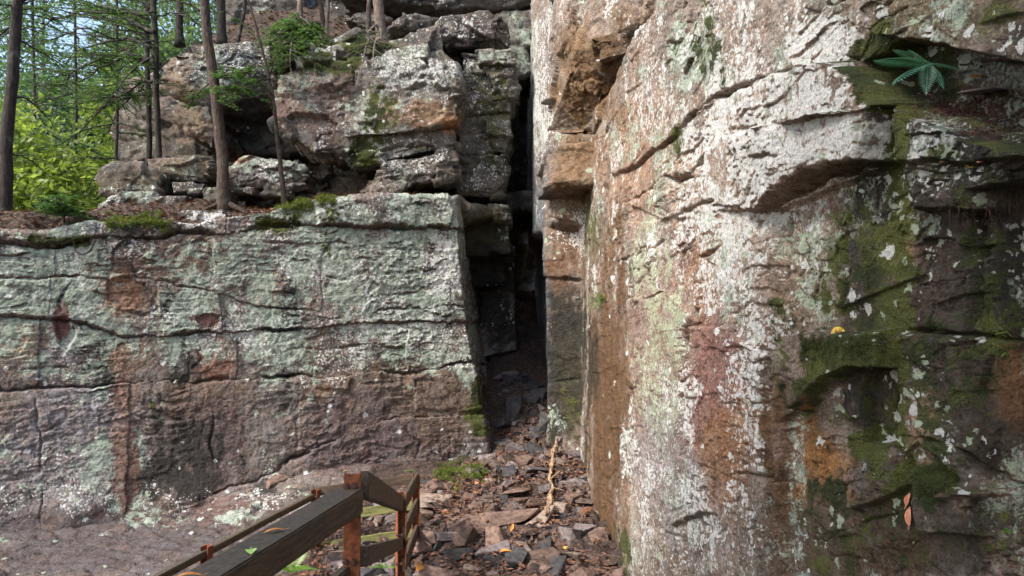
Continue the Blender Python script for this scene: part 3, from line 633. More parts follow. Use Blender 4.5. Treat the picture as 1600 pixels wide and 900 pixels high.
    root = empty('lower_left_cliff', (-3, 11, 0)); tag(root, 'long lichen covered sandstone cliff left of the crevice', kind='structure')
    for k in np.unique(ids):
        sel = ids == k
        if sel.sum() < 40: continue
        o = link('rock_block', submesh('rock_block', V2, fc, sel, at), ROCK, root); o.location = (3, -11, 0)
    return root
wall_left()

# ------------------------------------------------------------------ the right cliff
LOW = [(.50, 16.5), (.60, 12.7), (.53, 11.6), (1.03, 11.3), (1.02, 10.6), (1.01, 9.3), (1.17, 7.7), (1.42, 5.8), (1.60, 4.75), (1.73, 4.1), (1.86, 3.4), (1.96, 2.9), (2.06, 2.2), (2.2, .8), (2.4, -1.5)]
UPP = [(.34, 16.5), (.36, 12.8), (.50, 12.0), (.68, 11.1), (1.04, 10.8), (1.03, 9.3), (1.20, 7.7), (1.42, 5.8), (1.60, 4.75), (1.73, 4.1), (1.86, 3.4), (1.96, 2.9), (2.06, 2.2), (2.2, .8), (2.4, -1.5)]
NSEG = [26, 30, 34, 22, 36, 60, 90, 82, 80, 230, 80, 40, 14, 8]
R1 = [(960, 275), (988, 264), (1020, 240), (1056, 216), (1076, 186), (1100, 164), (1132, 148), (1172, 132), (1212, 120), (1240, 114), (1300, 100), (1350, 90)]
R_CRACKS = [(R1, .10, 3.2), ([(972, 316), (996, 308), (1020, 292), (1040, 276), (1060, 284), (1076, 276), (1096, 256), (1106, 232)], .08, 3.2), ([(1040, 346), (1068, 332), (1100, 316), (1125, 312)], .07, 4),
 ([(1205, 326), (1235, 307), (1290, 277), (1340, 264), (1390, 250)], .10, 6), ([(1215, 200), (1280, 190), (1340, 181), (1400, 174)], .08, 3.5), ([(955, 412), (969, 409), (990, 400), (1022, 387), (1037, 375), (1040, 356)], .06, 2.6),
 ([(978, 466), (1007, 466), (1033, 460), (1050, 445)], .05, 2.2), ([(1082, 506), (1120, 512), (1140, 508)], .04, 2.2), ([(1076, 508), (1072, 560), (1070, 612)], .12, 6), ([(1052, 720), (1054, 800)], .06, 2.2), ([(1118, 640), (1122, 700), (1118, 780)], .06, 2.4),
 ([(945, 170), (947, 300), (955, 420)], .08, 3.4), ([(962, 300), (962, 400)], .08, 3.6), ([(979, 330), (979, 440), (982, 600), (984, 760), (988, 900)], .03, 2.4), ([(1198, 560), (1194, 640), (1196, 740), (1204, 890)], .10, 4.5),
 ([(1150, 740), (1185, 742), (1225, 760)], .04, 3), ([(1225, 330), (1222, 420), (1205, 480)], .07, 4), ([(1252, 330), (1250, 420), (1270, 470)], .05, 4), ([(1310, 320), (1316, 420), (1300, 500)], .06, 4), ([(1180, 250), (1240, 244), (1300, 252)], .03, 2.6),
 ([(1090, 420), (1094, 470), (1082, 506)], .04, 2.4), ([(1360, 100), (1420, 160)], .10, 6), ([(1325, 690), (1390, 680), (1480, 690)], .10, 5), ([(1410, 720), (1420, 780), (1440, 860)], .12, 6), ([(1500, 330), (1510, 430), (1500, 540)], .08, 7), ([(1395, 516), (1500, 524), (1600, 540)], .10, 5),
 ([(1240, 870), (1330, 820), (1400, 800)], .06, 4), ([(1500, 700), (1560, 780), (1545, 900)], .12, 8), ([(850, 436), (912, 440)], .06, 3), ([(852, 600), (912, 590)], .04, 3), ([(852, 335), (880, 345), (912, 330)], .04, 2.4), ([(868, 340), (872, 430)], .03, 2), ([(1130, 380), (1105, 400), (1090, 402)], .05, 3)]
R_OFF = [([(960, 276), (988, 264), (1056, 216), (1076, 186), (1132, 148), (1240, 114), (1350, 90), (1350, -400), (1220, -400), (1048, 0), (990, 60), (955, 150), (942, 230)], .035, 7),
 ([(862, -400), (862, 206), (930, 210), (952, 150), (986, 60), (1044, 0), (1210, -400)], -.42, 6),
 ([(975, 316), (1040, 276), (1106, 232), (1215, 198), (1345, 180), (1402, 172), (1392, 250), (1290, 277), (1205, 326), (1100, 316), (1044, 346)], .02, 7),
 ([(1080, 225), (1215, 198), (1345, 180), (1410, 172), (1395, 250), (1290, 276), (1205, 326), (1080, 330)], .18, 10, (1090, 1290)),
 ([(1345, 92), (1425, 165), (1412, 172), (1345, 182), (1215, 200), (1140, 200), (1140, 146), (1240, 114)], .17, 12, (1110, 1300)),
 ([(1210, 330), (1395, 252), (1700, 250), (1700, 1000), (1205, 1000)], -.05, 16),
 ([(1228, 548), (1262, 522), (1395, 515), (1400, 572), (1330, 580), (1250, 640), (1225, 600)], .16, 14), ([(1335, 575), (1392, 572), (1390, 690), (1328, 690)], -.09, 8), ([(1396, 520), (1500, 524), (1545, 770), (1480, 780), (1400, 690)], .06, 12),
 ([(1320, 730), (1405, 690), (1420, 760), (1330, 800)], .07, 8), ([(1425, 730), (1540, 770), (1530, 840), (1440, 830)], .08, 10), ([(1535, 300), (1750, 260), (1750, 1000), (1560, 1000), (1550, 700)], -.22, 26), ([(1570, 560), (1700, 560), (1700, 690), (1580, 690)], .15, 14),
 ([(1560, 800), (1700, 720), (1700, 960), (1555, 900)], .22, 20),
 ([(1350, 100), (1420, 60), (1700, 110), (1700, 260), (1500, 200), (1420, 165)], -.14, 16), ([(1395, -400), (1750, -400), (1750, 112), (1560, 100), (1420, 62), (1380, 40)], .16, 14), ([(1420, 170), (1560, 200), (1700, 230), (1700, 330), (1440, 330)], .10, 18),
 ([(983, 470), (1050, 450), (1090, 506), (1074, 512), (1070, 610), (1060, 1000), (985, 1000)], .03, 6), ([(1078, 512), (1140, 510), (1195, 560), (1196, 1000), (1070, 1000)], .045, 6), ([(1205, 660), (1230, 640), (1270, 900), (1210, 900)], -.06, 10), ([(1052, 820), (1110, 800), (1140, 1000), (1050, 1000)], -.05, 10),
 ([(850, 325), (912, 325), (912, 436), (850, 432)], .05, 5)]
R_REGION = [R_OFF[0][0], R_OFF[2][0], R_OFF[4][0], R_OFF[6][0], R_OFF[8][0], R_OFF[14][0], R_OFF[15][0], R_OFF[17][0], R_OFF[18][0], [(908, 325), (979, 325), (986, 1000), (905, 1000)], [(979, 316), (1100, 316), (1060, 450), (980, 470)], [(800, 325), (908, 325), (908, 436), (800, 436)], [(800, 436), (908, 436), (908, 1000), (800, 1000)], R_OFF[11][0], R_OFF[9][0], R_OFF[10][0], [(1205, 330), (1320, 300), (1310, 510), (1205, 560)], [(1205, 640), (1330, 690), (1300, 1000), (1205, 1000)]]
def wall_right():
    plan_l = []; plan_u = []
    for k, n in enumerate(NSEG):
        s = np.linspace(0, 1, n, endpoint=False)[:, None]
        plan_l.append(np.array(LOW[k]) + s * (np.array(LOW[k + 1]) - np.array(LOW[k]))); plan_u.append(np.array(UPP[k]) + s * (np.array(UPP[k + 1]) - np.array(UPP[k])))
    pl = np.concatenate(plan_l); pu = np.concatenate(plan_u); nu = len(pl)
    # soften the corners a little
    ker = np.array([1, 2, 3, 2, 1.]); ker /= ker.sum()
    for a in (pl, pu):
        for c in (0, 1):
            b = np.pad(a[:, c], 2, mode='edge'); a[:, c] = np.convolve(b, ker, 'valid')
    py = np.concatenate([np.linspace(0, 1, 12, endpoint=False) - 1, np.linspace(-40, 940, 560), np.linspace(1, 2, 8)[1:]])
    nv = len(py)
    dist = np.maximum(pl[:, 1], 2.6)
    G = np.zeros((nu, nv, 3))
    ys = np.linspace(-40, 940, 560); ztop = 9.4; zbot = -0.7
    for j in range(nv):
        if j < 12: z_hi = CAMZ + dist * (500 + 40) / F; z = ztop + (z_hi - ztop) * (j / 12)
        elif j < 572: z = CAMZ + dist * (500 - ys[j - 12]) / F
        else:
            z_lo = CAMZ + dist * (500 - 940) / F; z = z_lo + (np.minimum(zbot, z_lo - .1) - z_lo) * ((j - 571) / 7)
        w = sstep(3.92, 4.10, z)[:, None]
        xy = pl * (1 - w) + pu * w
        G[:, j, :2] = xy; G[:, j, 2] = z
        G[:, j, 0] -= 0.02 * (z - 2.5) * (pl[:, 1] < 9)          # slight overhang of the main face
    V = G.reshape(-1, 3); fc = grid_faces(nu, nv); N = vnormals(V, fc)
    if N[(nu // 2) * nv + 300, 0] > 0: N = -N; fc = fc[:, ::-1].copy()
    X, Y = proj(V)
    k = np.clip(6 / np.maximum(V[:, 1], 2), .6, 2)
    wx = 2.5 * k * fbm(V * 2.6, 4); wy = 2.5 * k * fbm(V * np.array([1.5, 1.5, 3.0]) + 9, 4) + 3 * k * fbm(V * 8 + 9, 3)
    Xw, Yw = X + wx, Y + wy
    near = sstep(9.5, 5.5, V[:, 1])
    h = relief(V, .010, .017, .007, .0) * (0.65 + 0.35 * near)
    # more broken, mossy ground to the right
    rough = sstep(1190, 1330, X) * sstep(260, 360, Y + .0)
    fa, fe = facets(V + .05 * fbm(V * 2, 2)[:, None], (.22, .30, .26), 9, .8); fb, fe2 = facets(V, (.5, .9, .55), 12, .5)
    h += rough * (.034 * fa + .018 * fbm(V * 5 + 50, 4)) + .018 * fb
    for pts, a, f, *rp in R_OFF: h += a * polyheight(Xw, Yw, pts, f * .55) * (sstep(rp[0][0], rp[0][1], X) if rp else 1.0)
    nzc = fbm(V * 2.4 + 410, 3)
    for pts, dp, w in R_CRACKS: h -= crack(Xw, Yw, pts, dp * 1.15, w * .85, nzc)
    # vertical drip flutes on the wet corner face
    fl = polyheight(Xw, Yw, [(908, 330), (981, 330), (990, 1000), (900, 1000)], 12)
    h += fl * .03 * fbm(V * np.array([7, 4, .25]) + 33, 3)
    V2 = V + N * h[:, None]
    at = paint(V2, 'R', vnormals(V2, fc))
    reg = np.zeros(len(V), int)
    for i, pts in enumerate(R_REGION): reg[inpoly(Xw, Yw, pts)] = i + 1
    ids = reg[fc[:, 0]]
    root = empty('right_cliff', (1.5, 6, 0)); tag(root, 'tall pale lichen covered sandstone cliff right of the crevice', kind='structure')
    for k in np.unique(ids):
        sel = ids == k
        if sel.sum() < 40: continue
        o = link('rock_block', submesh('rock_block', V2, fc, sel, at), ROCK, root); o.location = (-1.5, -6, 0)
    return root
RIGHT = wall_right()

# ------------------------------------------------------------------ free blocks: hulls of corner points, voxel-remeshed and weathered
PENDING = []
def hull_mesh(pts):
    bm = bmesh.new()
    for p in pts: bm.verts.new(tuple(float(c) for c in p))
    r = bmesh.ops.convex_hull(bm, input=bm.verts)
    junk = list({g for g in list(r['geom_interior']) + list(r['geom_unused']) if isinstance(g, bmesh.types.BMVert)})
    if junk: bmesh.ops.delete(bm, geom=junk, context='VERTS')
    bmesh.ops.recalc_face_normals(bm, faces=bm.faces)
    m = bpy.data.meshes.new('rock_block'); bm.to_mesh(m); bm.free(); return m
def block(poly, d, thick, surf='U', parent=None, name='rock_block', voxel=0.024, label=None, cat=None, group=None, rake=0.0, amp=1.0, taper=0.92, back=None):
    """poly: outline as seen (px,py) or (px,py,d); extruded straight back by thick metres"""
    fr = np.array([P(p[0], p[1], p[2] if len(p) > 2 else d) for p in poly]); c = fr.mean(0)
    if rake: fr[:, 1] += rake * (fr[:, 2] - c[2])
    bk = c + (fr - c) * taper; bk[:, 1] += thick
    # the front bulges a little so that edges catch the light
    mid = c + (fr - c) * 0.55; mid[:, 1] -= 0.035 * thick
    pts = np.vstack([fr, bk, mid])
    if back is not None: pts = np.vstack([fr, np.array([P(*b) for b in back])])
    o = bpy.data.objects.new(name, hull_mesh(pts)); col.objects.link(o)
    md = o.modifiers.new('remesh', 'REMESH'); md.mode = 'VOXEL'; md.voxel_size = voxel; md.use_smooth_shade = True
    PENDING.append((o, surf, parent, label, cat, group, amp))
    return o
def finish_blocks():
    dg = bpy.context.evaluated_depsgraph_get(); dg.update()
    for o, surf, parent, label, cat, group, amp in PENDING:
        ev = o.evaluated_get(dg); m = bpy.data.meshes.new_from_object(ev)
        o.modifiers.clear(); old = o.data; o.data = m; bpy.data.meshes.remove(old)
        n = len(m.vertices); V = np.zeros(n * 3, np.float32); m.vertices.foreach_get('co', V); V = V.reshape(-1, 3)
        N = np.zeros(n * 3, np.float32); m.vertex_normals.foreach_get('vector', N); N = N.reshape(-1, 3)
        ext = V.max(0) - V.min(0); q = float(np.clip(sorted(ext)[1] / 1.3, .22, 1)); amp *= q; rt_ = np.random.default_rng(int(abs(V[0, 0]) * 1e4) % 99991)
        h = amp * relief(V, .02, .036 / max(q, .6), .010, .010)
        fa, fe = facets(V + .08 * fbm(V * 1.5, 2)[:, None], (.8, .8, .5), 15, .9); h += amp * .13 * fa
        V2 = V + N * h[:, None]; m.vertices.foreach_set('co', V2.ravel()); m.update()
        N2 = np.zeros(n * 3, np.float32); m.vertex_normals.foreach_get('vector', N2)
        at_ = paint(V2, surf, N2.reshape(-1, 3)); at_['rock_shade_col'] *= rt_.uniform(.65, 1.2); at_['lichen'][:, :2] *= rt_.uniform(.75, 1.1)
        for k, v in at_.items(): setcol(m, k, v)
        m.polygons.foreach_set('use_smooth', np.ones(len(m.polygons), bool))
        m.materials.clear(); m.materials.append(ROCK)
        base = V2.mean(0); base[2] = V2[:, 2].min()
        rebase(o, base)
        if parent is not None: o.parent = parent; o.location = Vector([float(b) for b in base]) - parent.location
        if label: tag(o, label, cat, group)
    PENDING.clear()

# blocks that jut out of the right cliff over the crevice corner
RB = dict(surf='R', parent=RIGHT, taper=1.0, amp=.8, voxel=.02)
block([(858, 232, 10.0), (872, 226, 9.8), (934, 222, 9.5), (938, 286, 9.5), (872, 288, 9.8), (854, 296, 10.0)], 0, 0, back=[(840, 312, 11.6), (844, 250, 11.6), (940, 320, 11.4), (940, 235, 11.2)], **RB)
block([(856, 207, 10.9), (932, 209, 9.7), (934, 224, 9.7), (858, 232, 10.9)], 0, 1.3, **RB)
block([(902, 78, 9.2), (930, 70, 8.9), (990, 35, 8.4), (1045, 0, 8.0), (1040, -60, 8.0), (900, -60, 9.2), (905, 30, 9.2)], 0, 0, back=[(878, 172, 10.3), (854, 206, 10.9), (862, 120, 10.9), (866, -60, 11.0), (935, 206, 10.0), (960, 100, 9.3), (1050, -20, 8.3)], **RB)
block([(926, 62, 8.4), (976, 50, 8.2), (986, 84, 8.2), (934, 96, 8.4)], 0, 0, back=[(946, 122, 9.5), (972, 142, 9.3), (986, 104, 9.2), (936, 62, 9.8), (985, 60, 9.4)], **RB)
block([(932, 165, 9.4), (955, 150, 9.2), (962, 165, 9.2), (950, 190, 9.3), (933, 190, 9.5)], 0, .6, **RB)
block([(868, -10, 10.3), (905, -40, 9.8), (985, -60, 9.0), (995, 5, 8.8), (930, 22, 9.2), (905, 32, 9.6), (880, 60, 10.2)], 0, 1.2, **RB)

# ------------------------------------------------------------------ the upper left cliff on the ledge
UP = empty('upper_left_cliff', (-2.5, 13, 4.5)); tag(UP, 'broken mossy upper cliff of stacked boulders above the ledge', kind='structure')
UB = dict(surf='U', parent=UP)
block([(428, 112), (470, 93), (560, 88), (580, 130), (560, 240), (505, 243), (458, 217), (432, 192)], 12.2, 1.7, rake=.15, **UB)
block([(565, 100), (610, 78), (690, 70), (712, 92), (718, 150), (716, 188), (640, 207), (600, 213), (540, 215), (538, 165)], 12.05, 1.7, rake=.1, **UB)
block([(522, 240), (540, 175), (600, 205), (712, 205), (716, 226), (640, 247), (548, 266)], 12.15, 1.5, **UB)
block([(600, 88), (652, 42), (688, 38), (696, 80), (640, 100)], 12.2, 1.2, **UB)
block([(690, 76), (682, 34), (702, 22), (762, 16), (784, 32), (786, 62), (740, 68)], 12.7, 1.4, **UB)
block([(742, 74), (802, 72), (806, 98), (745, 103)], 12.6, 1.2, **UB)
block([(480, 92), (540, 70), (604, 62), (615, 85), (560, 98)], 12.5, 1.4, **UB)
block([(718, 80), (790, 96), (808, 108), (812, 150), (796, 175), (716, 178)], 12.75, 1.8, **UB)
block([(716, 176), (795, 172), (792, 240), (716, 246)], 12.85, 1.7, **UB)
block([(714, 242), (792, 238), (788, 308), (714, 302)], 12.8, 1.7, **UB)
block([(690, 318, 12.2), (795, 322, 12.6), (797, 346, 12.6), (690, 350, 12.2)], 12.5, 1.6, **UB)
block([(690, 347), (797, 346), (797, 402), (690, 402)], 12.75, 1.6, **UB)
block([(690, 402), (796, 402), (790, 450), (690, 455)], 13.4, 1.6, **UB)
block([(745, 560), (758, 430), (774, 385), (792, 374), (804, 384), (806, 545)], 13.9, .6, amp=.6, **UB)
block([(247, 108), (258, 88), (290, 70), (425, 62), (428, 150), (335, 168), (268, 152)], 13.0, 4.5, taper=1.0, **UB)
block([(258, 170), (325, 166), (338, 214), (332, 232), (300, 214), (268, 190)], 12.8, 1.4, **UB)
block([(315, 140), (450, 140), (480, 240), (320, 240)], 14.1, 1.2, **UB)
block([(280, 225), (420, 216), (580, 240), (620, 320), (280, 330)], 14.8, 1.2, **UB)
block([(500, 222), (730, 190), (730, 322), (500, 322)], 14.6, 1.0, **UB)
block([(400, 75), (700, 60), (700, 120), (400, 120)], 13.6, 1.0, **UB)
block([(236, 242), (330, 244), (400, 258), (402, 300), (300, 305), (236, 290)], 13.1, 1.0, **UB)
block([(388, 64), (430, 46), (470, 52), (482, 74), (400, 82)], 13.2, .9, **UB)
block([(512, 64), (556, 44), (590, 58), (582, 80), (520, 82)], 13.05, .8, **UB)
block([(606, 44), (648, 20), (690, 28), (684, 44)], 13.7, .9, **UB)
block([(430, 30), (470, 20), (500, 34), (470, 46)], 14.2, .8, **UB)
block([(535, 30), (580, 16), (612, 30), (570, 44)], 14.4, .8, **UB)
block([(722, 300), (850, 300), (850, 330), (722, 330)], 13.3, 3.3, voxel=.05, **UB)  # added roof over the crevice interior, put in to keep light out
# the overhanging roof rock and the block that closes the crevice
block([(500, -160), (850, -160), (850, 4), (780, 16), (700, 12), (640, 6), (520, -10)], 14.2, 3.0, voxel=.05, **UB)
block([(330, -40), (470, -50), (480, 30), (430, 55), (350, 40)], 17.0, 2.0, voxel=.05, **UB)
block([(500, -30), (640, -30), (640, 30), (560, 60), (500, 50)], 16.0, 2.0, voxel=.05, **UB)
block([(700, -200), (900, -200), (900, 760), (700, 760)], 16.6, 1.5, voxel=.06, **UB)
block([(770, 20), (845, 10), (845, 110), (800, 130), (790, 90)], 14.2, 1.4, voxel=.05, **UB)
block([(178, 150), (200, 128), (262, 112), (340, 120), (340, 300), (185, 300), (172, 230)], 17.5, 3.0, voxel=.05, **UB)
# loose slabs lying on the ledge: things of their own
LS = dict(surf='U', cat='boulder', group='loose slabs on the ledge', voxel=.02)
block([(572, 288), (600, 252), (708, 231), (714, 240), (713, 278), (640, 287)], 12.15, 1.0, name='rock_slab', label='flat white lichened slab wedged under the big mossy boulder', **LS)
block([(556, 306), (578, 280), (600, 277), (634, 290), (622, 306)], 11.95, .5, name='rock_slab', label='grey pyramid shaped stone on the ledge under the lichened slab', **LS)
block([(594, 262), (606, 248), (636, 247), (632, 266), (612, 275)], 12.15, .5, name='rock_slab', label='brown angular stone wedged beside the white lichened slab', **LS)
block([(356, 262), (380, 244), (392, 243), (478, 262), (478, 292), (372, 287)], 12.3, .9, name='rock_slab', label='dark slab with white lichen face beside the leaning ledge trunk', **LS)
block([(147, 290), (160, 268), (178, 262), (238, 264), (252, 276), (246, 303), (165, 304)], 12.3, 1.0, name='rock_slab', label='long tan slab at the left end of the ledge stack', **LS)
block([(228, 268), (240, 247), (320, 248), (330, 262), (320, 284), (260, 278)], 12.6, 1.0, name='rock_slab', label='dark topped slab stacked on the long tan slab', **LS)
block([(268, 284), (300, 282), (320, 286), (314, 302), (270, 302)], 12.2, .6, name='rock_slab', label='small blocky slab with pale top left of the leaning trunk', **LS)
block([(146, 328), (170, 312), (200, 302), (236, 306), (250, 318), (232, 332)], 12.0, .8, name='rock_slab', label='low pale slab at the ledge end below the tan slab', **LS)
block([(205, 330), (222, 310), (292, 306), (286, 332)], 11.8, .6, name='rock_slab', label='low mossy grey slab in the dark hollow of the ledge', **LS)
block([(316, 300), (325, 290), (356, 293), (352, 322), (318, 322)], 12.1, .6, name='rock_slab', label='upright grey slab directly behind the leaning trunk', **LS)
block([(274, 338), (284, 330), (345, 327), (354, 334), (352, 348), (282, 357)], 10.72, .55, name='rock_slab', label='white speckled stone on the cliff lip at the foot of the leaning trunk', **LS)
block([(376, 300), (384, 290), (398, 293), (396, 306)], 11.9, .3, name='rock_slab', label='small tan stone right of the leaning trunk on the ledge', **LS)
block([(402, 306), (415, 294), (450, 296), (452, 308)], 12.1, .5, name='rock_slab', label='low tan stone behind the thin sapling on the ledge', **LS)
finish_blocks()

# ------------------------------------------------------------------ ground
def zground(x, y):
    x = np.asarray(x, float); y = np.asarray(y, float)
    z = 0.55 * sstep(7.3, 11.4, y) + 0.52 * np.maximum(0, y - 11.4) * sstep(-1.2, -0.3, x)
    z = np.minimum(z, 3.4)
    z = z - 0.55 * sstep(-2.2, -5.5, x) * sstep(7.3, 11.4, y) - 0.12 * sstep(9, 7, y) * sstep(-.5, -2, x)
    z = z - 0.9 * sstep(6.0, 4.0, y) * sstep(-.9, -2.2, x) * 0
    return z
def make_ground():
    xs = np.arange(-10, 3.2, .042); ys = np.arange(0.5, 17.5, .042)
    X, Y = np.meshgrid(xs, ys, indexing='ij')
    V = np.stack([X, Y, zground(X, Y)], -1).reshape(-1, 3)
    Q = V.astype(np.float32)
    a, e = facets(Q + 0.06 * np.stack([fbm(Q * 3, 2)] * 3, -1), (.30, .24, .3), 5, .9); b, e2 = facets(Q, (.11, .09, .1), 6, 1.0)
    path = sstep(-1.9, -.7, V[:, 0])
    V[:, 2] += .06 * fbm(Q * 1.3, 3) + (.05 + .05 * path) * a * .9 + .028 * b + .012 * fbm(Q * 12, 3)
    V[:, 2] -= .22 * sstep(-1.9, -2.7, V[:, 0])
    fc = grid_faces(len(xs), len(ys))
    m = mesh_np('ground', V, fc); o = link('ground', m, RUBBLE); tag(o, 'brown stony soil and broken rock floor below the cliffs', kind='structure')
    # bare rock apron at the foot of the left cliff
    xs = np.arange(-9.5, -1.3, .03); s = np.linspace(0, 1, 130)
    X = np.repeat(xs[:, None], len(s), 1); y1 = 9.1 + (xs + 6.9) * (2.35 / 6.5) + .5
    y0 = 6.3 + 0.45 * (xs + 9.5) * .55
    Y = y0[:, None] + (y1 - y0)[:, None] * s
    zt = zground(X, Y) - 0.03 + 0.10 * s[None] ** 2 * sstep(-1.2, -2.6, X) - .25 * sstep(.12, 0, s)[None] - .5 * sstep(-2.0, -1.3, X)
    V = np.stack([X, Y, zt], -1).reshape(-1, 3); N = np.tile([0, -.25, .97], (len(V), 1))
    h = relief(V, .04, .03, .008, .02)
    W = V.astype(np.float32); st = (W[:, 1] * .8 + W[:, 2] * 1.5 + .25 * W[:, 0] + .12 * fbm(W * 1.2, 3)) / .16; st -= np.floor(st)
    V = V + N * (h + .045 * (st - .5))[:, None]
    at = paint(V, 'L'); m = mesh_np('rock_apron', V, grid_faces(len(xs), len(s)))
    for k, v in at.items(): setcol(m, k, v)
    o = link('rock_apron', m, ROCK); tag(o, 'bare purple grey rock apron at the foot of the left cliff', kind='structure')
    # soil of the ledge
    xs = np.arange(-12, -.95, .04); s = np.linspace(0, 1, 90)
    q = (xs + 6.9) / 6.0; ylip = 9.1 + 2.35 * q + .38; zl = np.array([0.0] * len(xs))
    pl = np.stack([xs, ylip], 1); dd = ylip * CP
    for it in range(3):
        pxl = 800 + F * xs / (ylip + .09); zl = CAMZ + (ylip + .09) * (500 - interp_line(LIP, pxl)) / F
    Xg = np.repeat(xs[:, None], len(s), 1); Yg = ylip[:, None] + 4.2 * s[None] ** 1.3
    Zg = zl[:, None] - .05 + (.22 + .20 * sstep(-3.4, -4.6, Xg)) * sstep(0, .30, s)[None] + .1 * sstep(.4, 1, s)[None]
    V = np.stack([Xg, Yg, Zg], -1).reshape(-1, 3); V[:, 2] += .07 * fbm(V * 2.2, 4) + .02 * fbm(V * 14, 3)
    o = link('ledge_soil', mesh_np('ledge_soil', V, grid_faces(len(xs), len(s))), SOIL); tag(o, 'dark leaf littered soil on the ledge', kind='structure')
    # slope above the boulders
    xs = np.arange(-5.75, -.2, .06); s = np.linspace(0, 1, 70)
    Xg = np.repeat(xs[:, None], len(s), 1); Yg = 12.75 + 0 * Xg + 6 * s[None]
    Zg = 7.02 + 3.6 * s[None] + 0 * Xg
    V = np.stack([Xg, Yg, Zg], -1).reshape(-1, 3); V[:, 2] += .25 * fbm(V * .8, 3) + .05 * fbm(V * 4, 3)
    at = paint(V, 'U'); m = mesh_np('upper_slope', V, grid_faces(len(xs), len(s)))
    o = link('upper_slope', m, SOIL); tag(o, 'steep soil slope above the boulders', kind='structure')
    # forest floor to the horizon
    xs = np.concatenate([np.linspace(-400, -30, 40), np.linspace(-29, 60, 90), np.linspace(62, 400, 30)]); ys = np.concatenate([np.linspace(17.7, 60, 80), np.linspace(62, 500, 60)])
    X, Y = np.meshgrid(xs, ys, indexing='ij')
    Z = 2.7 - 1.2 * sstep(13, 20, Y) * sstep(-4, -8, X) + .045 * np.maximum(0, Y - 22) + 1.0 * fbm(np.stack([X, Y, 0 * X], -1) * .06, 3)
    o = link('forest_floor', mesh_np('forest_floor', np.stack([X, Y, Z], -1).reshape(-1, 3), grid_faces(len(xs), len(ys))), SOIL); tag(o, 'forest floor stretching away behind the cliffs', kind='structure')
make_ground()
bpy.context.view_layer.update()
DG = bpy.context.evaluated_depsgraph_get()
def hit(px, py):
    """first surface seen through a photograph pixel"""
    o = Vector((0, 0, CAMZ)); t = Vector(P(px, py, 1.0).tolist()) - o
    ok, loc, nor, idx, ob, mt = scene.ray_cast(DG, o, t.normalized())
    if not ok: return np.array(P(px, py, 8)), np.array([0, 0, 1.0])
    if nor.dot(t) > 0: nor = -nor
    return np.array(loc), np.array(nor)

# ------------------------------------------------------------------ broken stones on the floor
def stone_proto(seed, flat):
    r = np.random.default_rng(seed); n = 15
    p = r.uniform(-1, 1, (n, 3)); p = np.sign(p) * np.abs(p) ** 0.55
    p *= np.array([.5, .5 * r.uniform(.55, .9), .5 * flat])
    bm = bmesh.new()
    for q in p: bm.verts.new(q)
    res = bmesh.ops.convex_hull(bm, input=bm.verts)
    junk = list({g for g in list(res['geom_interior']) + list(res['geom_unused']) if isinstance(g, bmesh.types.BMVert)})
    if junk: bmesh.ops.delete(bm, geom=junk, context='VERTS')
    bmesh.ops.dissolve_limit(bm, angle_limit=.3, verts=bm.verts, edges=bm.edges)
    bmesh.ops.bevel(bm, geom=list(bm.edges), offset=.022, segments=1, affect='EDGES', clamp_overlap=True)
    bmesh.ops.triangulate(bm, faces=bm.faces)
    m = bpy.data.meshes.new('stone'); bm.to_mesh(m); bm.free(); return m
PROTO = {}
for mi in range(5):
    for k in range(7):
        base = stone_proto(100 + k, [.35, .5, .7, .28, .6, .42, .8][k])
        base.materials.append((STONES + [STONE_RED])[mi]); PROTO[(mi, k)] = base
def stone(x, y, z, sx, sy, sz, rot, mi, k, label, group, name='stone'):
    o = bpy.data.objects.new(name, PROTO[(mi, k % 7)]); col.objects.link(o)
    o.location = (x, y, z); o.rotation_euler = rot; o.scale = (sx, sy, sz)
    return tag(o, label, 'stone', group)
TONE = ['grey', 'brown', 'tan', 'dark', 'red']
rs = np.random.default_rng(21)
placed = []
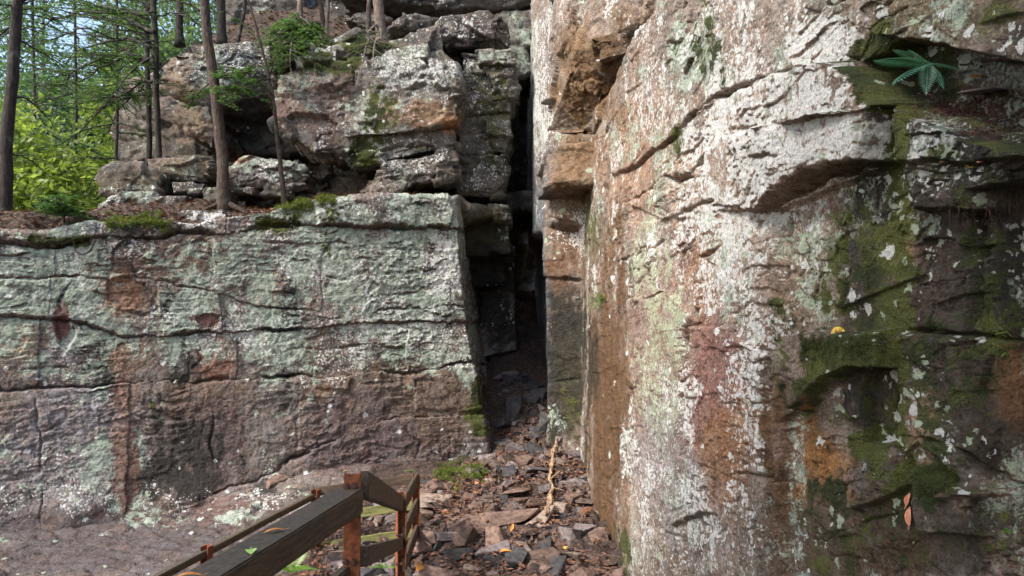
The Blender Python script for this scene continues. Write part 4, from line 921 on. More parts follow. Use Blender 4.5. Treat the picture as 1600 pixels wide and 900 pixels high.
# the larger stones, set where the photograph shows them: (px, py, width m, aspect, tone, turn, tilt, label)
BIG = [(770, 735, .42, .95, 2, .3, .2, 'pale squarish boulder with leaves on top by the left cliff corner'), (815, 770, .42, 1.6, 1, 1.1, -.25, 'long brown slab tilted up in the middle of the rubble'),
 (895, 775, .42, 1.3, 0, .2, .35, 'flat grey slab leaning against the right cliff foot'), (880, 690, .33, .9, 0, .5, .2, 'grey block at the crevice mouth beside the rotten branch'), (800, 655, .42, 2.2, 3, 1.5, .9, 'tall dark slab standing upright in the crevice mouth'),
 (832, 630, .45, 1.2, 3, .8, .5, 'broad dark block deep in the crevice mouth'), (826, 715, .30, 1.0, 0, .6, .2, 'angular grey stone just inside the rubble top'), (805, 705, .32, .9, 0, .1, .3, 'purple grey stone beside the pale squarish boulder'),
 (890, 815, .38, .9, 3, .4, .2, 'dark grey rounded boulder right of the branch foot'), (918, 808, .17, 1.2, 4, .4, .2, 'rust red stone against the right cliff foot'), (775, 815, .62, 1.9, 1, .1, .08, 'wide flat brown slab strewn with leaf litter'), (700, 805, .52, 1.5, 1, .2, .05, 'flat brown paving like slab left of the rubble'),
 (725, 822, .36, 1.2, 1, .9, .06, 'square brown slab next to the flat paving like slab'), (680, 782, .40, 1.3, 2, .2, .08, 'pale flat slab near the far fence post'), (660, 792, .34, 1.5, 2, .6, .05, 'pale narrow slab behind the far fence post'), (762, 790, .30, 1.0, 0, .9, .3, 'grey wedge stone beside the dark hollow'),
 (760, 766, .26, 1.2, 2, .4, .3, 'mossy pale wedge stone below the squarish boulder'), (840, 842, .5, 1.6, 3, .1, .1, 'low dark slab in the wet hollow of the rubble'), (915, 840, .28, 1.2, 0, .3, .2, 'grey streaked stone near the wet cliff corner'), (770, 890, .36, 1.2, 3, .9, .5, 'dark greenish stone standing up at the bottom edge'),
 (690, 830, .38, 1.4, 2, .3, .1, 'rough grey slab beside the last fence post'), (940, 880, .40, 1.4, 1, .2, .1, 'flat brown slab at the foot of the wet corner'), (850, 880, .42, 1.3, 1, .5, .15, 'dull brown slab at the bottom of the path'), (790, 640, .3, 1.3, 3, 1.0, .4, 'dark block against the left side of the crevice'),
 (780, 690, .32, 1.2, 3, .2, .5, 'black block low on the left side of the crevice'), (855, 665, .3, 1.1, 3, .9, .2, 'dark stone on the right side of the crevice mouth'), (800, 600, .5, 1.1, 3, .3, .3, 'dark block on top of the crevice rubble'), (912, 862, .22, 1.1, 1, .2, .1, 'small brown slab below the grey streaked stone'),
 (720, 870, .34, 1.1, 3, .6, .1, 'dark lumpy stone at the front of the path'), (880, 745, .26, 1.1, 0, 1.2, .3, 'grey stone resting behind the leaning slab'), (480, 815, .5, 1.6, 0, .2, .25, 'grey boulder on the apron behind the fence'), (430, 760, .4, 1.8, 1, .5, .3, 'oblong brown boulder on the apron above the fence')]
NAMED = []
for i, (px, py, w, asp, mi, tz, tx, lab) in enumerate(BIG):
    p, n = hit(px, py); w *= 1.08
    hgt = {0: .8, 1: .55, 2: .75, 3: .9, 4: .7}[mi]
    sy = w * .95; sx = w if asp < 1.3 else w; sz = w * (1.0 if tx < .45 else asp)
    if tx < .12: sz = w * .55
    stone(p[0], p[1] + .1, p[2] + .02, sx * (asp if tx < .12 else 1), sy, sz, (tx if tx < .8 else .15, .15 * math.sin(i), tz), mi, [4, 0, 2, 5, 6, 1, 3][i % 7] if tx > .12 else 3, lab, None, 'stone')
    placed.append((p[0], p[1], w)); NAMED.append((p[0], p[1], lab))
n_stone = 0
for it in range(4000):
    if n_stone >= 265: break
    y = rs.uniform(7.3, 13.4); x = rs.uniform(-1.9, 1.05)
    xl = np.interp(y, [7, 9, 11.4, 13.4], [-1.9, -1.9, -.25, -.2]); xr = np.interp(y, [7, 9, 10.6, 11.2, 13.4], [1.05, .95, .98, 1.0, .35])
    if x < xl or x > xr: continue
    if y > 11.5 and rs.random() < .3: continue
    w = float(np.clip(rs.lognormal(-1.55, .5), .11, .42))
    if any((x - a) ** 2 + (y - b) ** 2 < (.23 * (w + c)) ** 2 for a, b, c in placed): continue
    placed.append((x, y, w)); n_stone += 1
    mi = int(rs.choice(4, p=[.26, .48, .12, .14])) if y < 11.2 else int(rs.choice([3, 3, 0]))  # stones inside the crevice take dark tones in place of its shade
    z = float(zground(x, y)) + w * .16
    size = 'large' if w > .26 else ('small' if w < .16 else 'middling')
    zone = 'inside the crevice mouth' if y > 11.2 else ('heaped below the crevice mouth' if y > 9.6 else ('along the foot of the right cliff' if x > .55 else ('beside the fence' if x < -1.0 else 'on the open path')))
    nx, ny, nl = min(NAMED, key=lambda q: (q[0] - x) ** 2 + (q[1] - y) ** 2)
    rel = ('right of' if x > nx else 'left of') if abs(x - nx) > abs(y - ny) else ('behind' if y > ny else 'in front of')
    nw_ = nl.split(); cut = next((i for i, s in enumerate(nw_) if s in ('slab', 'stone', 'block', 'boulder')), 4); short = ' '.join(nw_[:cut + 1])
    lab = f'{size} {TONE[mi]} angular stone {rel} the {short}'
    stone(x, y, z, w * rs.uniform(.8, 1.4), w * rs.uniform(.8, 1.3), w * rs.uniform(.7, 1.1), (rs.normal(0, .28), rs.normal(0, .28), rs.uniform(0, 6.28)), mi, int(rs.integers(7)), lab, f'loose angular stones {zone}')
from collections import defaultdict
byl = defaultdict(list)
for o in col.objects:
    if o.get('category') == 'stone': byl[o['label']].append(o)
ORD = ['leftmost', 'second from left', 'third from left', 'fourth from left', 'fifth from left', 'sixth from left', 'seventh from left']
for lab, os_ in byl.items():
    if len(os_) < 2: continue
    os_.sort(key=lambda o: o.location.x / o.location.y)
    for i, o in enumerate(os_):
        w = ('left one' if i == 0 else 'right one') if len(os_) == 2 else ('rightmost one' if i == len(os_) - 1 else ORD[min(i, 6)])
        o['label'] = lab + ', ' + w
# gravel chips and leaf litter too small to count
def chips():
    r = np.random.default_rng(9); n = 5200
    y = r.uniform(6.6, 13.2, n); x = r.uniform(-2.2, 1.1, n)
    k = (x > np.interp(y, [6, 9, 11.4, 13.4], [-2.2, -2.0, -.25, -.2])) & (x < np.interp(y, [6, 9, 10.6, 11.2, 13.4], [1.1, .97, 1.0, 1.0, .36])); x = x[k]; y = y[k]; n = len(x)
    base = np.array([[-.5, -.4, -.2], [.5, -.45, -.2], [.4, .5, -.2], [-.45, .4, -.2], [-.3, -.25, .25], [.35, -.2, .2], [.25, .3, .28], [-.3, .2, .2]])
    fb = np.array([[0, 3, 2, 1], [4, 5, 6, 7], [0, 1, 5, 4], [1, 2, 6, 5], [2, 3, 7, 6], [3, 0, 4, 7]])
    s = np.clip(r.lognormal(-2.9, .45, n), .025, .12); a = r.uniform(0, 6.28, n); c, d = np.cos(a), np.sin(a)
    B = base[None] * s[:, None, None] * r.uniform(.6, 1.5, (n, 1, 3)) * r.uniform(.75, 1.25, (n, 8, 3))
    V = np.stack([B[..., 0] * c[:, None] - B[..., 1] * d[:, None] + x[:, None], B[..., 0] * d[:, None] + B[..., 1] * c[:, None] + y[:, None], B[..., 2] + zground(x, y)[:, None] + .02 + .06 * fbm(np.stack([x, y, 0 * x], -1) * 1.3, 3)[:, None]], -1)
    m = mesh_np('gravel', V.reshape(-1, 3), (fb[None] + 8 * np.arange(n)[:, None, None]).reshape(-1, 4), False)
    o = link('gravel', m, STONES[1]); tag(o, 'small broken stone chips strewn between the larger stones', 'gravel', kind='stuff')
chips()
def leaf_quads(C, size, r, flat=0.0, aspect=.55, curl=.25):
    """diamond leaves: centre points, lengths; flat=1 lies level"""
    n = len(C); C = np.asarray(C, float)
    nrm = r.normal(0, 1, (n, 3)); nrm[:, 2] += flat * 4 * np.sign(flat + 1e-9); nrm /= np.linalg.norm(nrm, axis=1, keepdims=True)
    t = np.cross(nrm, r.normal(0, 1, (n, 3))); t /= np.linalg.norm(t, axis=1, keepdims=True) + 1e-9; b = np.cross(nrm, t)
    s = (np.asarray(size) * np.ones(n))[:, None]
    V = np.stack([C - t * s * .5, C + b * s * aspect * .5 + nrm * s * curl * .3, C + t * s * .5, C - b * s * aspect * .5 + nrm * s * curl * .3], 1)
    return V.reshape(-1, 3), np.arange(4 * n).reshape(n, 4)
def litter():
    r = np.random.default_rng(4); n = 11000
    y = r.uniform(6.5, 12.6, n); x = r.uniform(-2.4, 1.1, n)
    dens = sstep(-.15, .25, fbm(np.stack([x, y, 0 * x], -1) * 1.1, 3)); k = (r.random(n) < .25 + .75 * dens) & (x > np.interp(y, [6, 9, 11.4, 13], [-2.4, -2.2, -.25, -.2])) & (x < np.interp(y, [6, 9, 11, 13], [1.1, .97, 1.0, .4]))
    x = x[k]; y = y[k]; C = np.stack([x, y, zground(x, y) + .045 + r.uniform(0, .07, len(x))], -1)
    V, Fq = leaf_quads(C, r.uniform(.03, .085, len(x)), r, 1.0, .6)
    o = link('leaf_litter', mesh_np('leaf_litter', V, Fq, False), LITTER); tag(o, 'brown dead leaves scattered over the stony floor', 'leaf litter', kind='stuff')
    n = 5000; x = r.uniform(-9, -1.1, n); s = r.uniform(0.02, .8, n); y = 9.1 + 2.35 * (x + 6.9) / 6.0 + .42 + 3.2 * s ** 1.3
    C = []
    bm = bpy.data.objects['ledge_soil']
    for a, b in zip(x, y):
        ok, loc, nn, i = bm.ray_cast(Vector((a, b, 9)), Vector((0, 0, -1)))
        if ok: C.append((loc.x, loc.y, loc.z + .015 + .02 * r.random()))
    V, Fq = leaf_quads(C, r.uniform(.03, .09, len(C)), r, 1.0, .6)
    o = link('ledge_leaf_litter', mesh_np('ledge_leaf_litter', V, Fq, False), LITTER); tag(o, 'reddish dead leaves lying on the ledge soil', 'leaf litter', kind='stuff')
    n = 1500; x = r.uniform(-6, -.6, n); y = r.uniform(12.8, 17, n); C = []
    bm = bpy.data.objects['upper_slope']
    for a, b in zip(x, y):
        ok, loc, nn, i = bm.ray_cast(Vector((a, b, 20)), Vector((0, 0, -1)))
        if ok: C.append((loc.x, loc.y, loc.z + .02))
    V, Fq = leaf_quads(C, r.uniform(.04, .11, len(C)), r, .8, .6)
    o = link('slope_leaf_litter', mesh_np('slope_leaf_litter', V, Fq, False), LITTER); tag(o, 'dead leaves on the slope above the boulders', 'leaf litter', kind='stuff')
litter()

# ------------------------------------------------------------------ fence of rusty steel posts and weathered timber rails
def box_between(a, b, w, h, name, mat, parent, ext=0.0):
    """timber whose centre line runs a->b; local X along the piece"""
    a = Vector([float(c) for c in a]); b = Vector([float(c) for c in b]); d = b - a; L = d.length
    bm = bmesh.new(); n = max(4, int(L / .12))
    bmesh.ops.create_cube(bm, size=1); bmesh.ops.scale(bm, vec=(L + ext, w, h), verts=bm.verts)
    bmesh.ops.bevel(bm, geom=list(bm.edges), offset=.007, segments=2, affect='EDGES')
    long_e = [e for e in bm.edges if abs((e.verts[0].co - e.verts[1].co).x) > L * .5]
    bmesh.ops.subdivide_edges(bm, edges=long_e, cuts=n)
    for v in bm.verts:
        q = v.co * 5
        v.co.y += .0015 * math.sin(q.x * 1.1 + L); v.co.z += .0012 * math.sin(q.x * .9 + w * 90)
    m = bpy.data.meshes.new(name); bm.to_mesh(m); bm.free()
    m.polygons.foreach_set('use_smooth', np.zeros(len(m.polygons), bool))
    o = link(name, m, mat, parent)
    x = d.normalized(); z = Vector((0, 0, 1)); y = z.cross(x).normalized(); z = x.cross(y)
    R = Matrix((x, y, z)).transposed().to_4x4()
    o.matrix_parent_inverse = Matrix(); R.translation = (a + b) / 2 - (parent.location if parent else Vector())
    o.matrix_basis = R
    return o
def channel_post(p, top, bottom, w, dep, yaw, parent, flange='U'):
    """rolled steel channel: web and two flanges, with end plate holes left as bolts"""
    t = .009; H = top - bottom
    prof = [(-w / 2, -dep / 2), (w / 2, -dep / 2), (w / 2, dep / 2), (w / 2 - t, dep / 2), (w / 2 - t, -dep / 2 + t), (-w / 2 + t, -dep / 2 + t), (-w / 2 + t, dep / 2), (-w / 2, dep / 2)]
    bm = bmesh.new(); lo = [bm.verts.new((x, y, 0)) for x, y in prof]; hi = [bm.verts.new((x, y, H)) for x, y in prof]
    n = len(prof)
    for k in range(n): bm.faces.new((lo[k], lo[(k + 1) % n], hi[(k + 1) % n], hi[k]))
    bm.faces.new(hi); bm.faces.new(lo[::-1])
    bmesh.ops.bevel(bm, geom=list(bm.edges), offset=.0018, segments=1, affect='EDGES')
    m = bpy.data.meshes.new('post'); bm.to_mesh(m); bm.free()
    o = link('post', m, RUST, parent); o.location = Vector((float(p[0]), float(p[1]), bottom)) - parent.location; o.rotation_euler = (0, 0, yaw)
    return o
def bolt(p, direction, r, parent):
    bm = bmesh.new(); bmesh.ops.create_cone(bm, cap_ends=True, segments=6, radius1=r, radius2=r * .9, depth=r * 1.1)
    bmesh.ops.create_cone(bm, cap_ends=True, segments=12, radius1=r * 1.7, radius2=r * 1.7, depth=r * .3, matrix=Matrix.Translation((0, 0, -r * .6)))
    m = bpy.data.meshes.new('bolt'); bm.to_mesh(m); bm.free(); o = link('bolt', m, BOLT, parent)
    o.location = Vector([float(c) for c in p]) - parent.location; o.rotation_euler = Vector(direction).to_track_quat('Z', 'Y').to_euler()
    return o
FENCE = empty('fence', (-1.0, 6, 0)); tag(FENCE, 'rusty steel post and timber rail fence around the path bend at the bottom', 'fence')
p1 = P(551, 738, 3.9); p2 = P(627, 772, 7.0); p3 = P(650, 741, 8.5); p4 = P(493, 765, 8.4); p5 = P(323, 853, 6.55); p6 = P(40, 1000, 4.9)
zt = 1.735
channel_post(p1, p1[2], .55, .085, .085, math.radians(10), FENCE)
channel_post(p2, p2[2] + .01, -.25, .085, .085, math.radians(200), FENCE)
channel_post(p3, p3[2], -.5, .085, .085, math.radians(190), FENCE)
channel_post(p4, p4[2], -.5, .075, .085, math.radians(170), FENCE)
channel_post(p5, p5[2], -.5, .075, .085, math.radians(170), FENCE)
near_end = np.array([-1.27, 1.2, zt - .055])
r1 = box_between(near_end, (p1[0] - .01, p1[1] - .02, zt - .055), .145, .125, 'rail', TIMBER, FENCE); r1['label'] = 'thick top rail with green grey algae nearest the camera'
box_between((-1.27, 1.2, zt - .43), (p1[0] - .02, p1[1], zt - .43), .05, .10, 'rail', TIMBER, FENCE)
a = np.array([p1[0] + .05, p1[1] + .06, p1[2] - .075]); b = np.array([p2[0], p2[1] - .05, p2[2] - .075])
box_between(a, b, .05, .14, 'rail', TIMBER, FENCE)
box_between(a + np.array([0, 0, -.37]), b + np.array([0, 0, -.36]), .05, .10, 'rail', TIMBER, FENCE)
for k, dz in enumerate((-.07, -.35, -.64)):
    box_between((p2[0] + .03, p2[1] - .02, p2[2] + dz - .0), (p3[0] + .01, p3[1], p3[2] + dz + .02), .04, .13, 'rail', TIMBER, FENCE)
for k, dz in enumerate((-.05, -.35, -.66)):
    box_between((p3[0] - .03, p3[1] + .02, p3[2] + dz), (p4[0] + .02, p4[1] + .05, p4[2] + dz + .02), .04, .10, 'rail', TIMBER_GREEN if k else TIMBER, FENCE)
box_between((p4[0] - .02, p4[1] + .03, p4[2] - .07), (p6[0] + .1, p6[1], p6[2] + .0), .06, .06, 'rail', TIMBER, FENCE)
box_between((p4[0] - .02, p4[1] + .03, p4[2] - .42), (p6[0], p6[1], p6[2] - .38), .05, .09, 'rail', TIMBER, FENCE)
for pp, dzs in ((p1, (-.06, -.44)), (p2, (-.07, -.36, -.62)), (p3, (-.05, -.34, -.64)), (p4, (-.07,))):
    for dz in dzs:
        bolt((pp[0] + .02, pp[1] - .052, pp[2] + dz), (0.1, -1, .0), .011, FENCE); bolt((pp[0] - .02, pp[1] - .052, pp[2] + dz), (0.1, -1, .0), .011, FENCE)

# ------------------------------------------------------------------ trees
def needles(C, D, r, size=.05):
    n = len(C); side = np.cross(D, [0, 0, 1.0]); side /= np.linalg.norm(side, axis=1, keepdims=True) + 1e-9
    sg = r.choice([-1, 1], n)[:, None]
    t = side * sg + .55 * D + r.normal(0, .22, (n, 3)); t /= np.linalg.norm(t, axis=1, keepdims=True)
    up = np.array([0, 0, 1.0]) + r.normal(0, .35, (n, 3)); b = np.cross(up, t); b /= np.linalg.norm(b, axis=1, keepdims=True) + 1e-9
    s = (size * r.uniform(.6, 1.3, n))[:, None]
    V = np.stack([C, C + t * s * .5 + b * s * .17, C + t * s, C + t * s * .5 - b * s * .17], 1)
    return V.reshape(-1, 3), np.arange(4 * n).reshape(n, 4)
def spray(base, d, length, r, wood, nd, leafsize=.06, dens=1.0, rad=.012, bare=.1):
    """one drooping conifer branch: stem, side twigs in a flat fan, needles"""
    n = 9; s = np.linspace(0, 1, n)[:, None]; d = np.asarray(d, float) / np.linalg.norm(d)
    path = np.asarray(base) + d * length * s + np.array([0, 0, -1.0]) * length * .28 * s ** 2 + np.cumsum(r.normal(0, length * .018, (n, 3)), 0)
    wood.tube(path, np.linspace(rad, rad * .25, n), 5)
    side = np.cross(d, [0, 0, 1.0]); side /= np.linalg.norm(side) + 1e-9
    C, D = [], []
    for k in range(int(14 * dens) + 4):
        u = r.uniform(bare, 1); p = path[min(n - 2, int(u * (n - 1)))] + (path[min(n - 1, int(u * (n - 1)) + 1)] - path[min(n - 2, int(u * (n - 1)))]) * (u * (n - 1) % 1)
        tl = length * (1.05 - u * .8) * r.uniform(.25, .5); td = d * .75 + side * r.choice([-1, 1]) * r.uniform(.5, 1) + np.array([0, 0, r.uniform(-.35, .1)]); td /= np.linalg.norm(td)
        q = p + td * tl; wood.tube(np.array([p, (p + q) / 2 + [0, 0, .01], q + [0, 0, -.03 * tl]]), [rad * .35, rad * .25, rad * .12], 3)
        m = int(tl / .022 * dens) + 3; w = np.sort(r.uniform(.05, 1, m))[:, None]
        C.append(p + td * tl * w + r.normal(0, .012, (m, 3))); D.append(np.tile(td, (m, 1)))
    nd.append((np.concatenate(C), np.concatenate(D), leafsize))
def limbed_trunk(name, pts, radii, bark, sides=12):
    pts = np.array(pts); k = np.linspace(0, 1, len(pts)); s = np.linspace(0, 1, 26)
    path = np.stack([np.interp(s, k, pts[:, c]) for c in range(3)], -1)
    rr = np.interp(s, k, radii); r = np.random.default_rng(int(abs(pts[0, 0]) * 100))
    path[1:-1] += np.stack([np.convolve(r.normal(0, .018, 26), np.ones(5) / 5, 'same')] * 3, -1)[1:-1] * [1, .5, 0]
    rr[:3] *= [1.55, 1.22, 1.07]
    return path, rr
def finish_tree(name, trunk_path, trunk_r, bark, wood, nd, leafmat, label, group, seed=0, wob=.05):
    base = trunk_path[0].copy(); root = empty(name, base.tolist()); tag(root, label, 'tree', group)
    r = np.random.default_rng(seed)
    g = Geo(); g.tube(trunk_path, trunk_r, 14, wob, seed); 
    # root flare
    o = link('trunk', g.mesh('trunk'), bark, root); o.location = -root.location
    if wood is not None and wood.n:
        o = link('branches', wood.mesh('branches'), bark, root); o.location = -root.location
    if nd:
        V, Fq, off = [], [], 0
        for C, D, sz in nd:
            v, f = needles(C, D, r, sz); V.append(v); Fq.append(f + off); off += len(v)
        o = link('crown', mesh_np('crown', np.concatenate(V), np.concatenate(Fq), False), leafmat, root); o.location = -root.location
    return root
def fork_roots(g, base, r, n=5, R=.1):
    for k in range(n):
        a = r.uniform(0, 6.28); d = np.array([math.cos(a), math.sin(a) * .8, 0])
        g.tube(np.array([base + [0, 0, R * 1.1], base + d * R * 1.6 + [0, 0, R * .35], base + d * R * 3.2 + [0, 0, -.03], base + d * R * 5 + [0, 0, -.14]]), [R * .7, R * .5, R * .3, R * .1], 6)
GT = 'trees standing on the ledge and cliff top'
rt = np.random.default_rng(12)
def cliff_tree(name, px_pts, d, w0, w1, bark, label, limbs, leafmat=None, seed=1, sink=.12):
    pts = [P(x, y, d) for x, y in px_pts]; pts[0][2] -= sink
    e = pts[-1] + (pts[-1] - pts[-2]) / np.linalg.norm(pts[-1] - pts[-2]) * 3.0; pts.append(e)
    k = d / F / 2
    path, rr = limbed_trunk(name, pts, list(np.linspace(w0 * k, w1 * k, len(pts) - 1)) + [w1 * k * .7], bark)
    wood = Geo(); nd = []; r = np.random.default_rng(seed)
    limb = []
    if w0 > 18: fork_roots(wood, path[0] + [0, 0, sink], r, 6, w0 * k)
    for (bx, by, ex, ey, dd, dens, sz) in limbs:
        b = P(bx, by, d); e = P(ex, ey, d + dd); v = e - b; L = np.linalg.norm(v); v[2] += .28 * L
        w = Geo(); spray(b, v, L, r, w, nd, sz, dens, .010 + .007 * L); limb.append(w)
    root = finish_tree(name, path, rr, bark, None, nd, leafmat or NEEDLE, label, GT, seed)
    if wood.n: o = link('root_flare', wood.mesh('root_flare'), bark, root); o.location = -root.location
    for w in limb: o = link('branch', w.mesh('branch'), bark, root); o.location = -root.location
    return root
cliff_tree('hemlock_tree', [(6, 345), (12, 220), (22, 90), (30, -40)], 10.6, 21, 14, BARK_DARK, 'dark straight trunk at the far left edge of the ledge',
           [(25, 60, 100, 110, 1.0, .8, .05), (20, 40, -60, 90, .3, .9, .05), (24, 20, 90, 20, .6, .9, .05), (26, 5, 120, -20, 0, 1, .05), (15, 150, 80, 190, 1.2, .5, .05), (22, 10, -40, 10, -.4, 1, .05), (10, 240, 70, 280, 1, .5, .05)], seed=3)
cliff_tree('hemlock_tree', [(351, 326), (346, 240), (333, 130), (323, 50), (317, -40)], 11.2, 19, 13, BARK, 'brown leaning trunk rooted behind the white speckled stone',
           [(333, 125, 295, 165, .4, 1.5, .06), (335, 128, 420, 112, -.2, 1.7, .06), (336, 140, 405, 160, -.3, 1.6, .06), (332, 120, 390, 135, -.5, 1.7, .06), (334, 130, 360, 165, -.6, 1.5, .06), (320, 20, 250, -10, .2, 1.0, .05), (318, 0, 400, -30, .2, .8, .05)], seed=4)
cliff_tree('hemlock_tree', [(247, 250), (245, 170), (243, 90), (240, -40)], 13.0, 9, 9, BARK_DARK, 'slim dark trunk with long bare limbs reaching left',
           [(243, 75, 95, 75, 1.5, .35, .05), (243, 72, 150, 28, -.5, .3, .05), (243, 80, 170, 150, -1, .35, .05), (244, 85, 165, 178, -.6, .3, .05), (243, 60, 120, 40, 1, .4, .05), (243, 40, 130, 5, .5, .7, .05), (242, 25, 330, 10, -.4, .6, .05),
            (244, 100, 110, 140, 1.5, 1.5, .07), (244, 120, 130, 190, 1.3, 1.6, .07), (243, 90, 60, 150, 2.2, 1.5, .07), (243, 30, 40, 60, 2.5, 1.5, .07), (244, 65, 180, 110, -1, .5, .055), (242, 10, 140, -20, .7, 1, .055), (242, 20, 180, 45, -1, .9, .055), (242, 0, 200, 30, .8, .8, .05), (244, 130, 290, 150, -.6, .5, .05), (243, 50, 60, 20, 2, .7, .055), (244, 110, 170, 135, -1, .8, .05)], seed=5)
cliff_tree('hemlock_tree', [(232, 260), (232, 150), (229, 60), (227, -40)], 15.0, 8, 8, BARK_DARK, 'slender dark trunk just left of the slim limbed trunk',
           [(230, 50, 120, 100, 2, .9, .06), (230, 20, 100, 30, 1, .9, .06), (230, 90, 140, 160, 1.4, 1, .06), (231, 130, 160, 220, 1, 1, .06), (231, 150, 110, 230, 2, .9, .06), (230, 70, 290, 60, .5, .7, .06)], seed=6)
cliff_tree('sapling', [(446, 316), (437, 250), (430, 190), (426, 140), (418, 110)], 11.7, 8, 4, BARK, 'thin crooked sapling standing before the big boulder',
           [(426, 140, 450, 95, 0, .3, .04), (424, 125, 360, 150, -.3, .9, .04), (428, 150, 395, 110, -.2, .8, .04), (422, 115, 440, 75, 0, .6, .04), (430, 180, 412, 150, 0, .3, .04)], seed=7)
cliff_tree('hemlock_tree', [(281, 62), (281, 0), (280, -60)], 13.6, 12, 10, BARK_DARK, 'dark trunk on the cliff top left of the leaning trunk', [(281, 20, 330, 60, -.5, .8, .05), (281, 0, 230, 20, .5, .7, .05)], seed=8)
cliff_tree('hemlock_tree', [(347, 62), (346, 0), (346, -60)], 13.6, 14, 12, BARK_DARK, 'dark trunk on the cliff top right of the leaning trunk', [(347, 10, 390, 60, -.4, .8, .05), (347, -10, 300, 20, .3, .6, .05)], seed=9)
cliff_tree('sapling', [(372, 60), (380, 20), (388, -30)], 13.6, 6, 5, BARK_DARK, 'thin leaning stem on the cliff top beside a dark trunk', [], seed=10)
cliff_tree('hemlock_tree', [(470, 52), (470, 0), (470, -60)], 13.2, 9, 9, BARK_PALE, 'pale slim trunk on the cliff top above the big boulder',
           [(470, 30, 445, 95, -.9, 2, .065), (470, 35, 480, 100, -.9, 2, .065), (470, 20, 420, 70, -.6, 2, .065), (470, 25, 505, 80, -.6, 1.8, .065), (470, 40, 430, 100, -1.1, 2, .065), (470, 38, 460, 110, -1.2, 2, .065)], seed=11)
cliff_tree('sapling', [(508, 56), (503, 10), (490, -40)], 13.4, 8, 6, BARK, 'left stem of the leaning cluster on the cliff top', [], seed=12)
cliff_tree('sapling', [(510, 58), (511, 10), (512, -40)], 13.4, 7, 6, BARK_PALE, 'upright stem of the cluster on the cliff top', [], seed=13)
cliff_tree('sapling', [(576, 48), (575, 0), (573, -40)], 13.6, 8, 7, BARK, 'slim stem left of the thick reddish cliff top trunk', [], seed=14)
cliff_tree('hemlock_tree', [(597, 60), (592, 10), (585, -50)], 13.0, 17, 15, BARK_PALE, 'thick reddish trunk on the cliff top above the moss', [(594, 40, 560, 120, -1.2, .7, .045), (594, 42, 590, 125, -1.3, .6, .045)], seed=15)
# hemlocks just beyond the ledge end, dark drooping boughs
for k, (px, d_, lab) in enumerate([(118, 16.5, 'drooping hemlock left of the long tan slab'), (182, 15.6, 'drooping hemlock beside the grey distant cliff'), (52, 18.0, 'drooping hemlock behind the far left trunk')]):
    r_ = np.random.default_rng(500 + k); L_ = []
    for j in range(16):
        y_ = r_.uniform(-20, 270); dx = r_.choice([-1, 1]) * r_.uniform(30, 85)
        if abs(px + dx * .7 - 105) < 42 and abs(y_ + 12 - 42) < 30: continue
        L_.append((px, y_, px + dx, y_ + r_.uniform(10, 50), r_.uniform(-1.5, 1.5), .8, .075))
    cliff_tree('hemlock_tree', [(px, 330), (px + 2, 160), (px - 1, -40)], d_, 5, 4, BARK_DARK, lab, L_, seed=520 + k, sink=1.5)
# background forest
def broadleaf(name, px, d, ztop, crown_r, leafmat, bark, label, seed, nclump=150, leafn=46, leaf=.11, zlow=1.5):
    r = np.random.default_rng(seed); x = (px - 800) / F * d; zb = 1.2 + .03 * d if d > 12 else -.1
    n = 10; s = np.linspace(0, 1, n)[:, None]
    path = np.array([x, d, zb]) + np.array([r.normal(0, .4), r.normal(0, .4), ztop - zb]) * s + np.cumsum(r.normal(0, .05, (n, 3)), 0) * [1, 1, 0]
    rr = np.linspace(.012 * ztop + .03, .02, n); wood = Geo(); C = []; S = []
    for k in range(nclump):
        u = r.uniform(.0, 1) ** .8; zc = zb + zlow + (ztop - zb - zlow) * u
        a = r.uniform(0, 6.28); R = crown_r * r.uniform(.15, 1) * (1.1 - .6 * abs(u - .35))
        p0 = path[int(min(n - 1, (zc - zb) / (ztop - zb) * (n - 1)))]
        c = np.array([p0[0] + R * math.cos(a), p0[1] + R * math.sin(a), zc + r.normal(0, .3)])
        qx, qy = proj(c[None]); qx, qy = qx[0], qy[0]
        if r.random() < 2.2 * math.exp(-(((qx - 105) / 52) ** 2 + ((qy - 42) / 24) ** 2)) or r.random() < math.exp(-(((qx - 212) / 26) ** 2 + ((qy - 108) / 18) ** 2)): continue
        if k % 3 == 0: wood.tube(np.array([p0 - [0, 0, .5 * R], (p0 + c) / 2 + [0, 0, .05], c]), [.03, .02, .006], 4)
        m = r.normal(0, 1, (leafn, 3)) * [.45, .45, .16] * (.6 + crown_r * .18)
        C.append(c + m)
    C = np.concatenate(C); V, Fq = leaf_quads(C, leaf * r.uniform(.6, 1.3, len(C)), r, .35, .6, .2)
    root = empty(name, path[0].tolist()); tag(root, label, 'tree', 'background forest trees')
    g = Geo(); g.tube(path, rr, 8, .05, seed); o = link('trunk', g.mesh('trunk'), bark, root); o.location = -root.location
    o = link('branches', wood.mesh('branches'), bark, root); o.location = -root.location
    o = link('crown', mesh_np('crown', V, Fq, False), leafmat, root); o.location = -root.location
